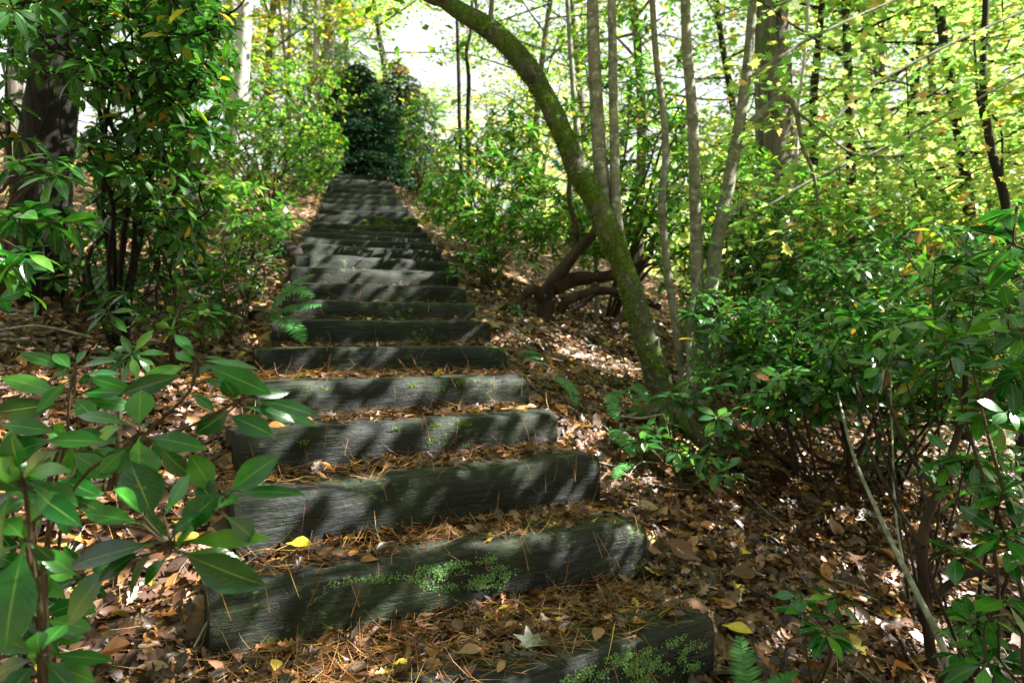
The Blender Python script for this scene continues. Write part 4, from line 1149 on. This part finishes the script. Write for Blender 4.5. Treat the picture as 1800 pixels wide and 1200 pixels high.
stem_tree('vine_trunk', 'massive dark trunk hung with vines at the left edge', ([(62, 640), (62, 540), (72, 400), (84, 250), (98, 100), (112, -80)], [130, 108, 96, 88, 78, 66], 5.2, 5.0), 'bark_black', cat='tree', sides=20, bump=.12, crown_h=3.5,
          limbs=[([(30, 560), (40, 380), (60, 250), (50, 120), (70, 0)], [5, 5, 4, 4, 4], 4.9, 4.8), ([(110, 540), (95, 420), (120, 300), (105, 200), (140, 60)], [5, 4, 4, 4, 3], 4.8, 4.7),
                 ([(20, 480), (18, 300), (10, 180), (15, 60)], [5, 5, 4, 3], 4.6, 4.6), ([(70, 560), (75, 430), (50, 300), (85, 180), (75, 40)], [4, 4, 4, 3, 3], 4.75, 4.7)], limbname='vine', leafn=2400, L=.11, Wd=.06, tm=T_LO, sig=.8)
stem_tree('dark_tree', 'dark slim trunk leaning left on the left bank', ([(350, 500), (338, 420), (322, 300), (295, 170), (262, 20), (250, -60)], [46, 42, 36, 32, 28, 26], 6.2, 5.8), 'bark_dark', sides=14, bump=.1, leafn=1800, L=.11, Wd=.06, tm=T_LO, sig=.8, crown_h=3)
stem_tree('pale_tree', 'tall grey trunk with a sunlit right side beyond the left bush', ([(408, 430), (414, 300), (420, 200), (428, 80), (434, -80)], [36, 32, 29, 26, 24], 12, 12), 'bark_pale', sides=14, leafn=3200, crown_h=6, L=.13, Wd=.11, sig=1.2)
stem_tree('pale_tree', 'thin whitish trunk standing left of the dark evergreen', ([(552, 320), (554, 200), (556, 100), (558, -60)], [13, 12, 11, 10], 17, 17), 'bark_pale', sides=8, leafn=1500, crown_h=5, L=.14, Wd=.12, sig=1.2)
stem_tree('pale_tree', 'very thin pale trunk between the two whitish trunks on the left', ([(500, 330), (504, 200), (508, 80), (511, -60)], [8, 8, 7, 6], 18, 18), 'bark_pale', sides=8, leafn=900, crown_h=4, L=.14, Wd=.12, sig=1.2)
stem_tree('thin_tree', 'thin dark trunk in the gap of bright sky, left one of a pair', ([(812, 330), (808, 230), (806, 120), (803, 20), (802, -60)], [8, 7, 7, 6, 5], 11.5, 11.5), 'bark_dark', sides=8, leafn=500, crown_h=2, L=.1, Wd=.09, sig=.5)
stem_tree('thin_tree', 'thin crooked trunk in the gap of bright sky, right one of a pair', ([(826, 330), (822, 230), (824, 140), (820, 90), (828, 50), (832, -60)], [9, 8, 8, 7, 6, 5], 11, 11), 'bark_dark', sides=8, leafn=500, crown_h=2, L=.1, Wd=.09, sig=.5)
stem_tree('thin_tree', 'slim dark trunk just right of the thick furrowed tree', ([(1440, 480), (1434, 330), (1430, 180), (1440, 60), (1452, -60)], [20, 17, 15, 12, 10], 11, 11), 'bark_dark', sides=8, leafn=2500, leafmat='maple', crown_h=2, L=.12, Wd=.115, sig=.9)
stem_tree('thin_tree', 'pale thin trunk catching the sun in front of the furrowed tree', ([(1402, 460), (1400, 330), (1402, 200), (1412, 120), (1420, 20), (1424, -60)], [6, 6, 7, 6, 6, 5], 8, 8), 'bark_pale', sides=8)
stem_tree('thin_tree', 'dim grey trunk deep in the yellow leaves on the right', ([(1642, 460), (1640, 330), (1642, 220), (1636, 60), (1632, -80)], [22, 18, 16, 14, 12], 16, 16), 'bark_big', sides=10, leafn=3000, leafmat='maple', crown_h=4, L=.15, Wd=.14, sig=1.3)

# leaning stick and dead stems at lower right
g = Geo(); q = [P(1472, 690, 3.5), P(1500, 800, 3.2), P(1545, 905, 2.95), P(1590, 1000, 2.7), P(1650, 1120, 2.45), P(1690, 1230, 2.35)]
tube(g, q, [.005, .0065, .008, .010, .0115, .012], 8, 5, .1)
tag(g.build('leaning_stick', M['stick'], loc=q[-1]), 'long pale lichened stick slanting down the right bank', 'stick')
g = Geo(); q = [P(1565, 640, 3.3), P(1568, 760, 3.2), P(1574, 900, 2.9), P(1590, 1000, 2.72)]
tube(g, q, [.003, .004, .0045, .004], 6, 5, .1)
tag(g.build('thin_twig', M['stick'], loc=q[-1]), 'thin bare upright twig crossing the slanting stick', 'twig')


def gnarl(name, label, limbs, d, mat='bark_root', cat='tree'):
    base = P(limbs[0][0][0][0], limbs[0][0][0][1], d); base[2] = gz(base[0], base[1])
    root = thing(name, label, cat, base); parts = []
    for k, (pp, w0, w1, dz) in enumerate(limbs):
        q, r = pxpath(pp, np.linspace(w0, w1, len(pp)), d, d + dz)
        if k == 0: q[0][2] = min(q[0][2], base[2] - .03)
        g = Geo(); tube(g, q, r, 10, 6, .2)
        parts.append(g.build('trunk' if k == 0 else 'limb', M[mat], root))
    finish(root, base, *parts)


gnarl('twisted_rhododendron', 'twisted dark rhododendron trunk with crawling limbs behind the leaning tree',
      [([(955, 548), (965, 510), (985, 480), (1015, 440), (1045, 405), (1050, 350)], 32, 12, 0), ([(972, 505), (1010, 490), (1060, 486), (1115, 470), (1160, 430)], 30, 12, .3),
       ([(985, 548), (1000, 528), (1050, 512), (1100, 516), (1160, 540)], 18, 12, -.2), ([(1010, 440), (1012, 400), (1000, 340), (1010, 260)], 12, 7, .2),
       ([(960, 530), (940, 510), (920, 520), (905, 548)], 26, 10, -.2), ([(1045, 500), (1040, 520), (1010, 545)], 14, 8, -.2), ([(1120, 540), (1090, 560), (1080, 580)], 22, 10, -.8)], 6.6)
gnarl('bare_shrub', 'dark bare rhododendron stems rising on the lower right bank',
      [([(1640, 1060), (1622, 960), (1650, 860), (1690, 740), (1700, 640)], 18, 10, .1), ([(1690, 745), (1740, 692), (1800, 640)], 12, 16, 0), ([(1640, 1050), (1700, 1010), (1800, 1000)], 14, 12, -.1),
       ([(1650, 865), (1600, 800), (1560, 700), (1540, 600)], 9, 5, .4), ([(1622, 960), (1560, 860), (1520, 760), (1500, 650)], 8, 4, .6)], 2.7, cat='shrub')
gnarl('bare_shrub', 'tangle of thin bare stems under the right-hand rhododendrons',
      [([(1500, 830), (1480, 740), (1440, 660), (1420, 560)], 10, 5, .4), ([(1500, 828), (1540, 730), (1600, 690), (1700, 680)], 8, 4, .2), ([(1500, 830), (1420, 790), (1380, 700), (1350, 600)], 8, 4, .3),
       ([(1495, 800), (1560, 760), (1680, 740), (1760, 700)], 7, 4, 0), ([(1490, 820), (1400, 820), (1330, 760), (1300, 640)], 6, 3, .4), ([(1500, 820), (1580, 820), (1640, 770), (1690, 650)], 7, 4, -.2)], 4.0, cat='shrub')

# fallen twigs
for lab, pts_, w_, d_ in (('thin grey twig lying across the litter right of the fourth step', [(1000, 742), (1060, 728), (1120, 735), (1165, 728)], 4, 4.0),
                          ('curved thin root beside the left end of the second step', [(345, 1020), (362, 1040), (366, 1085), (355, 1130), (340, 1160)], 2.4, 1.95),
                          ('long bare twig lying on the dark litter at the left', [(0, 580), (60, 572), (110, 580), (160, 592)], 4, 3.6)):
    g = Geo(); q = np.array([P(a, b, d_ + .0 * i) for i, (a, b) in enumerate(pts_)])
    q[:, 2] = np.maximum(q[:, 2], 0 * q[:, 2] - 9)
    if w_: tube(g, q, np.full(len(q), w_ / 2 / F * d_), 6, 5, .1)
    tag(g.build('twig', M['twig' if d_ < 2 else 'stick'], loc=q[0]), lab, 'twig')

# ---------------------------------------------------------------- background trees
def deciduous(seed, h, cb, rad, nb, nleaf, L, tm, trunk_r, flat=.35, sig=.35, lean_=.3):
    """returns (trunk geo, crown positions); local coordinates, foot at the origin"""
    r_ = np.random.default_rng(seed)
    top = np.array([r_.normal(0, lean_), r_.normal(0, lean_), h])
    tp = np.array([[0, 0, -.2], [r_.normal(0, .1), r_.normal(0, .1), h * .3], top * [.6, .6, .65] + [r_.normal(0, .2), r_.normal(0, .2), 0], top])
    tpp, tr = smooth_path(tp, [trunk_r * 1.2, trunk_r, trunk_r * .7, trunk_r * .15], 7)
    segs = [(tpp, tr)]; nodes = []; wts = []
    for b in range(nb):
        t = cb + (1 - cb) * (b + .5) / nb
        zc = (t - cb) / (1 - cb)
        s = np.array([np.interp(t, np.linspace(0, 1, len(tpp)), tpp[:, i]) for i in range(3)])
        a = b * 2.4 + r_.normal(0, .4)
        ln = rad * (.35 + .65 * math.sin(math.pi * min(1, .2 + zc * .75))) * r_.uniform(.6, 1.1)
        e = s + np.array([math.cos(a) * ln, math.sin(a) * ln, ln * r_.uniform(.05, .55)])
        m = (s + e) / 2 + r_.normal(0, .12 * ln, 3)
        pp, rr = smooth_path([s, m, e], [trunk_r * .35, trunk_r * .2, .006], 7)
        segs.append((pp, rr))
        nodes.append(pp[3:]); wts.append(np.linspace(.4, 1, len(pp[3:])) * ln)
        for q in range(3):
            c = pp[int(r_.integers(4, len(pp)))]
            a2 = a + r_.uniform(-1.3, 1.3); l2 = ln * r_.uniform(.25, .5)
            e2 = c + np.array([math.cos(a2) * l2, math.sin(a2) * l2, l2 * r_.uniform(-.1, .4)])
            p2, r2 = smooth_path([c, (c + e2) / 2 + r_.normal(0, .05, 3), e2], [trunk_r * .12, .008, .004], 5)
            segs.append((p2, r2)); nodes.append(p2); wts.append(np.full(len(p2), ln))
    nodes = np.concatenate(nodes); wts = np.concatenate(wts); wts /= wts.sum()
    # leaves gather in sprays
    ns = max(30, nleaf // 14)
    si = r_.choice(len(nodes), ns, p=wts); sc_ = nodes[si] + r_.normal(0, sig, (ns, 3)) * [1, 1, flat]
    li = r_.integers(0, ns, nleaf)
    c = sc_[li] + r_.normal(0, .22, (nleaf, 3)) * [1, 1, .28]
    a = r_.uniform(0, 6.283, nleaf)
    d = np.stack([np.cos(a), np.sin(a), r_.normal(-.15, .3, nleaf)], -1)
    nr = np.tile([0, 0, 1.], (nleaf, 1)) + r_.normal(0, .45, (nleaf, 3))
    return segs, c, d, nr, L * r_.uniform(.65, 1.2, nleaf)


PROTO = {}


def bg_tree(kind, label, X, Yd, z=None, s=1., rz=0., name='tree', cat='tree', group='trees standing back in the woods', cull=False):
    """X, Yd: place on the ground; s: size"""
    spec = {
        'maple': (9, .10, 3.0, 26, 6600, .09, T_MAP, .07, 'maple', 'bark_dark', 1.0),
        'maple_big': (13, .12, 4.2, 34, 10000, .115, T_MAP, .11, 'maple', 'bark_big', 1.0),
        'green': (10, .08, 3.0, 28, 6500, .11, T_LO, .08, 'canopy', 'bark_big', .6),
        'green_tall': (16, .22, 4.0, 34, 8500, .14, T_LO, .13, 'canopy', 'bark_big', .6),
        'yellow': (8, .15, 2.2, 22, 3200, .11, T_MAP, .06, 'yellow', 'bark_pale', 1.0),
        'red': (6, .2, 1.8, 16, 1500, .11, T_MAP, .05, 'red', 'bark_pale', 1.0),
        'oak': (17, .34, 5.5, 44, 7600, .19, T_LO, .15, 'canopy', 'bark_big', .62),
    }[kind]
    h, cb, rad, nb, nleaf, L, tm, tr, lm, bm, wr = spec
    z = gz(X, Yd) if z is None else z
    root = thing(name, label, cat, (X, Yd, z), group)
    root.rotation_euler = (0, 0, rz); root.scale = (s, s, s)
    key = (kind, None) if not cull else (kind, label)
    if key not in PROTO:
        sg, c, d, nr, LL = deciduous(hash(kind) % 7 + 3 if False else {'maple': 1, 'maple_big': 2, 'green': 3, 'green_tall': 4, 'yellow': 5, 'red': 6, 'oak': 7}[kind] + (len(PROTO) if cull else 0), h, cb, rad, nb, nleaf, L, tm, tr)
        if cull:
            cr, sr = math.cos(rz), math.sin(rz)
            wc = np.stack([c[:, 0] * cr - c[:, 1] * sr, c[:, 0] * sr + c[:, 1] * cr, c[:, 2]], -1) * s + [X, Yd, z]
            k = free_of_gaps(wc); c, d, nr, LL = c[k], d[k], nr[k], LL[k]
        gt = Geo()
        for j_, (pp, rr) in enumerate(sg):
            if cull and j_:
                wp = np.stack([pp[:, 0] * cr - pp[:, 1] * sr, pp[:, 0] * sr + pp[:, 1] * cr, pp[:, 2]], -1) * s + [X, Yd, z]
                if not free_of_gaps(wp).all(): continue
            tube(gt, pp, rr, 8, smooth=False)
        gl = Geo(); leaves(gl, c, d, nr, LL, LL * wr, tm, .15, .06)
        a = gt.build('trunk', M[bm], root); b = gl.build('crown', M[lm], root)
        PROTO[key] = (a, b)
    else:
        for o in PROTO[key]:
            c = o.copy(); COL.objects.link(c); c.parent = root; c.location = (0, 0, 0)
    return root


def at(px, d): return ((px - 900) / F * d, d)


BG = [  # kind, label, px, depth, scale, rot
    ('maple', 'yellow-green maple spreading behind the arching branch of the grey sapling', 1480, 9.5, .95, 0.3),
    ('maple', 'yellow-green maple behind the dark crooked young tree on the right', 1700, 9.0, 1.0, 2.1),
    ('maple', 'leafy maple whose lower sprays hang over the right-hand rhododendrons', 1600, 12, 1.1, 4.0),
    ('maple', 'maple at the far right edge with sunlit yellow leaves', 1830, 11, 1.1, 5.2),
    ('maple_big', 'tall maple deep in the wood between the furrowed trunk and the dim grey trunk', 1530, 18, 1.0, 1.0),
    ('maple_big', 'tall maple deep in the wood beyond the dark crooked tree', 1760, 19, 1.05, 3.0),
    ('maple_big', 'tall maple farthest back on the right slope, left of the dim grey trunk', 1620, 26, 1.1, .2),
    ('maple_big', 'large maple in the far background at the right edge', 1850, 27, 1.2, 4.4),
    ('maple', 'pale green maple between the grey saplings and the furrowed trunk', 1290, 15, 1.15, 1.7),
    ('green_tall', 'tall green tree behind the upright stems of the leaning tree', 1120, 17, .85, .4),
    ('green_tall', 'tall green tree far behind the thicket right of the steps', 1010, 25, .7, 2.4),
    ('maple_big', 'hazy yellowish tree in the distance right of the sky gap', 900, 30, .45, 1.3),
    ('yellow', 'small yellow-leaved tree low in the distance right of the sky gap', 850, 24, .62, .8),
    ('green_tall', 'tall green tree arching over the dark evergreen hollow', 610, 25, .9, 1.1),
    ('green', 'green tree standing beyond the thicket left of the leaning tree', 940, 16, .9, 0.6),
    ('green', 'green tree behind the slender sapling and the upright stems', 1030, 20, 1.1, 5.0),
    ('green', 'green tree with its crown left of the tall grey trunk', 330, 16, 1.0, .7),
    ('green', 'green tree behind the broad bush left of the upper steps', 470, 17, 1.0, 2.2),
    ('green_tall', 'tall green tree far back at the upper left', 250, 24, .95, 4.1),
    ('green_tall', 'tall green tree far back left of the dark evergreen', 540, 26, .95, 5.5),
    ('green', 'small green tree far behind the vine-hung trunk', 120, 15, .95, 3.3),
    ('green_tall', 'green tree at the far left edge beyond the vine-hung trunk', 20, 11, .8, 1.3),
    ('yellow', 'pale yellow tree low in the distance below the sky gap', 790, 30, .62, 2.0),
    ('maple', 'slender tree with golden yellow leaves above the dark evergreen', 672, 21, 1.15, 1.9),
    ('yellow', 'small golden tree in front of the tall grey trunk on the left', 505, 17.5, .8, 4.9),
]
for kind, lab, px, d, s, rz in BG:
    bg_tree(kind, lab, *at(px, d), s=s, rz=rz)
r0 = at(672, 18.6); bg_tree('red', 'small red-leaved tree against the dark evergreen', r0[0], r0[1], s=.52, rz=.5)
r0 = at(1500, 16); bg_tree('red', 'small orange-red tree glowing among the yellow maples', r0[0], r0[1], z=gz(*r0) + .5, s=.75, rz=2.5)

# canopy over the bank: trees to the right whose crowns shade the steps
for i, (X_, Y_, s, rz, lab) in enumerate([
        (4.6, 3.2, .50, .3, 'oak standing right of the picture, its crown shading the nearest steps'),
        (7.4, 6.4, .70, 1.8, 'oak beyond the right-hand rhododendrons with its crown above the picture'),
        (4.4, 0.4, .50, 3.1, 'oak behind the viewer to the right, shading the foreground'),
        (7.8, 3.0, .62, 4.0, 'tall oak farther down the right slope'),
        (4.6, 5.2, .46, 2.2, 'low oak just outside the right edge beyond the large mass'),
        (6.4, 13.0, .66, .9, 'tall oak right of the thick furrowed trunk')]):
    bg_tree('oak', lab, X_, Y_, s=s, rz=rz, cull=True)


# woods behind and beside the viewer: they shut out the open sky
for X_, Y_, s, rz in [(-3.4, -2.4, .62, 0), (1.2, -4.6, .72, 1), (4.6, -5.5, .8, 2), (-7.2, -3.6, .9, 3), (-6.0, 1.6, .66, 4), (0, -9.5, .95, 5), (-5, -11, 1, .5), (7, -11, 1, 1.5),
                      (-9, 4.5, .8, 2.5), (-2.2, -6.2, .6, 3.5), (-11.5, -8, 1, 4.5), (12, -7, 1, 5.5)]:
    bg_tree('oak', 'broad-crowned oak in the woods outside the picture on the viewer\'s side', X_, Y_, s=s, rz=rz, group='oaks outside the picture')


def conifer(name, label, X_, Y_, h, rad, n, L, wd, mat, bark, cb=.05, z=None, droop=.3):
    z = gz(X_, Y_) if z is None else z
    root = thing(name, label, 'tree', (X_, Y_, z))
    gt = Geo(); tube(gt, [[0, 0, -.2], [.05, 0, h * .5], [0, 0, h]], [.16, .1, .01], 10, 5)
    nb = 110; bb_ = []; gl = Geo()
    for b in range(nb):
        t = cb + (1 - cb) * (b / nb) ** .9; a = b * 2.4 + rng.normal(0, .2); ln = rad * (1 - t) ** .75 * rng.uniform(.6, 1.1) + .1
        u = np.linspace(0, 1, 7)
        pp = np.stack([np.cos(a) * ln * u, np.sin(a) * ln * u, t * h + ln * (.12 * u - droop * u * u)], -1)
        tube(gt, pp, np.linspace(.02, .004, 7), 5, smooth=False)
        m = max(8, int(n / nb * ln / rad * 1.6))
        uu = rng.uniform(.1, 1, m) ** .8
        c = np.stack([np.interp(uu, u, pp[:, i]) for i in range(3)], -1)
        lat = rng.normal(0, .22, m) * ln * (1.15 - uu)
        c += np.stack([-np.sin(a) * lat, np.cos(a) * lat, -np.abs(rng.normal(0, .07, m))], -1)
        aa = a + np.sign(lat) * rng.uniform(.2, 1.1, m)
        d = np.stack([np.cos(aa), np.sin(aa), rng.normal(-.3, .2, m)], -1)
        leaves(gl, c, d, np.tile([0, 0, 1.], (m, 1)) + rng.normal(0, .3, (m, 3)), L * rng.uniform(.6, 1.2, m), wd, T_LO, .15, .05)
    gt.build('trunk', M[bark], root); gl.build('crown', M[mat], root)
    return root


a_ = at(632, 17.4); conifer('evergreen_tree', 'dark evergreen standing at the head of the steps', a_[0], a_[1], 3.0, 2.3, 24000, .12, .05, 'hemlock', 'bark_dark', cb=.0)
a_ = at(700, 19); conifer('evergreen_tree', 'dark evergreen half hidden at the right behind the first one', a_[0], a_[1], 3.6, 2.2, 13000, .13, .05, 'hemlock', 'bark_dark', cb=.0)
a_ = at(585, 20); conifer('evergreen_tree', 'dark evergreen half hidden at the left behind the first one', a_[0], a_[1], 4.2, 2.3, 13000, .13, .05, 'hemlock', 'bark_dark', cb=.0)
a_ = at(575, 17.5); conifer('pine_tree', 'soft bluish pine with its boughs above the upper steps on the left', a_[0], a_[1], 9.5, 1.7, 14000, .14, .02, 'pine', 'bark_pale', cb=.28)
a_ = at(400, 21); conifer('pine_tree', 'tall bluish pine behind the tall grey trunk', a_[0], a_[1], 12, 2.4, 12000, .18, .03, 'pine', 'bark_pale', cb=.2)


# the wooded hillside across the valley on the right: nobody could count its trees
g = Geo(); gt = Geo()
r_ = np.random.default_rng(77)
cx = []
for i in range(290):
    yy = r_.uniform(14, 85); xx = yy * r_.uniform(.02, .95)
    if math.hypot(xx, yy) < 28 or (xx < 6 and yy < 36): continue
    cx.append((xx, yy))
cc, dd_, LL_ = [], [], []
for xx, yy in cx:
    z = gz(xx, yy); h = r_.uniform(6, 12)
    tube(gt, [[xx, yy, z - .3], [xx + r_.normal(0, .3), yy, z + h * .5], [xx + r_.normal(0, .5), yy, z + h]], [.13, .1, .03], 6, 2)
    n = 260; u = r_.uniform(.12, 1, n)
    rr = 2.6 * np.sin(np.clip(u, 0, 1) * math.pi * .9) ** .6 * r_.uniform(0, 1, n) ** .5; a = r_.uniform(0, 6.283, n)
    cc.append(np.stack([xx + rr * np.cos(a), yy + rr * np.sin(a), z + u * h], -1))
cc = np.concatenate(cc); n = len(cc); a = r_.uniform(0, 6.283, n)
leaves(g, cc, np.stack([np.cos(a), np.sin(a), r_.normal(0, .3, n)], -1), np.tile([0, 0, 1.], (n, 1)) + r_.normal(0, .5, (n, 3)), r_.uniform(.25, .5, n), .34, T_MAP, .1, .1)
root = thing('far_wood', 'far wooded hillside of yellow-green trees across the valley on the right', 'wood', (0, 0, 0)); root['kind'] = 'stuff'
gt.build('trunk', M['bark_big'], root)['kind'] = 'stuff'; g.build('foliage', M['far_leaf'], root)['kind'] = 'stuff'
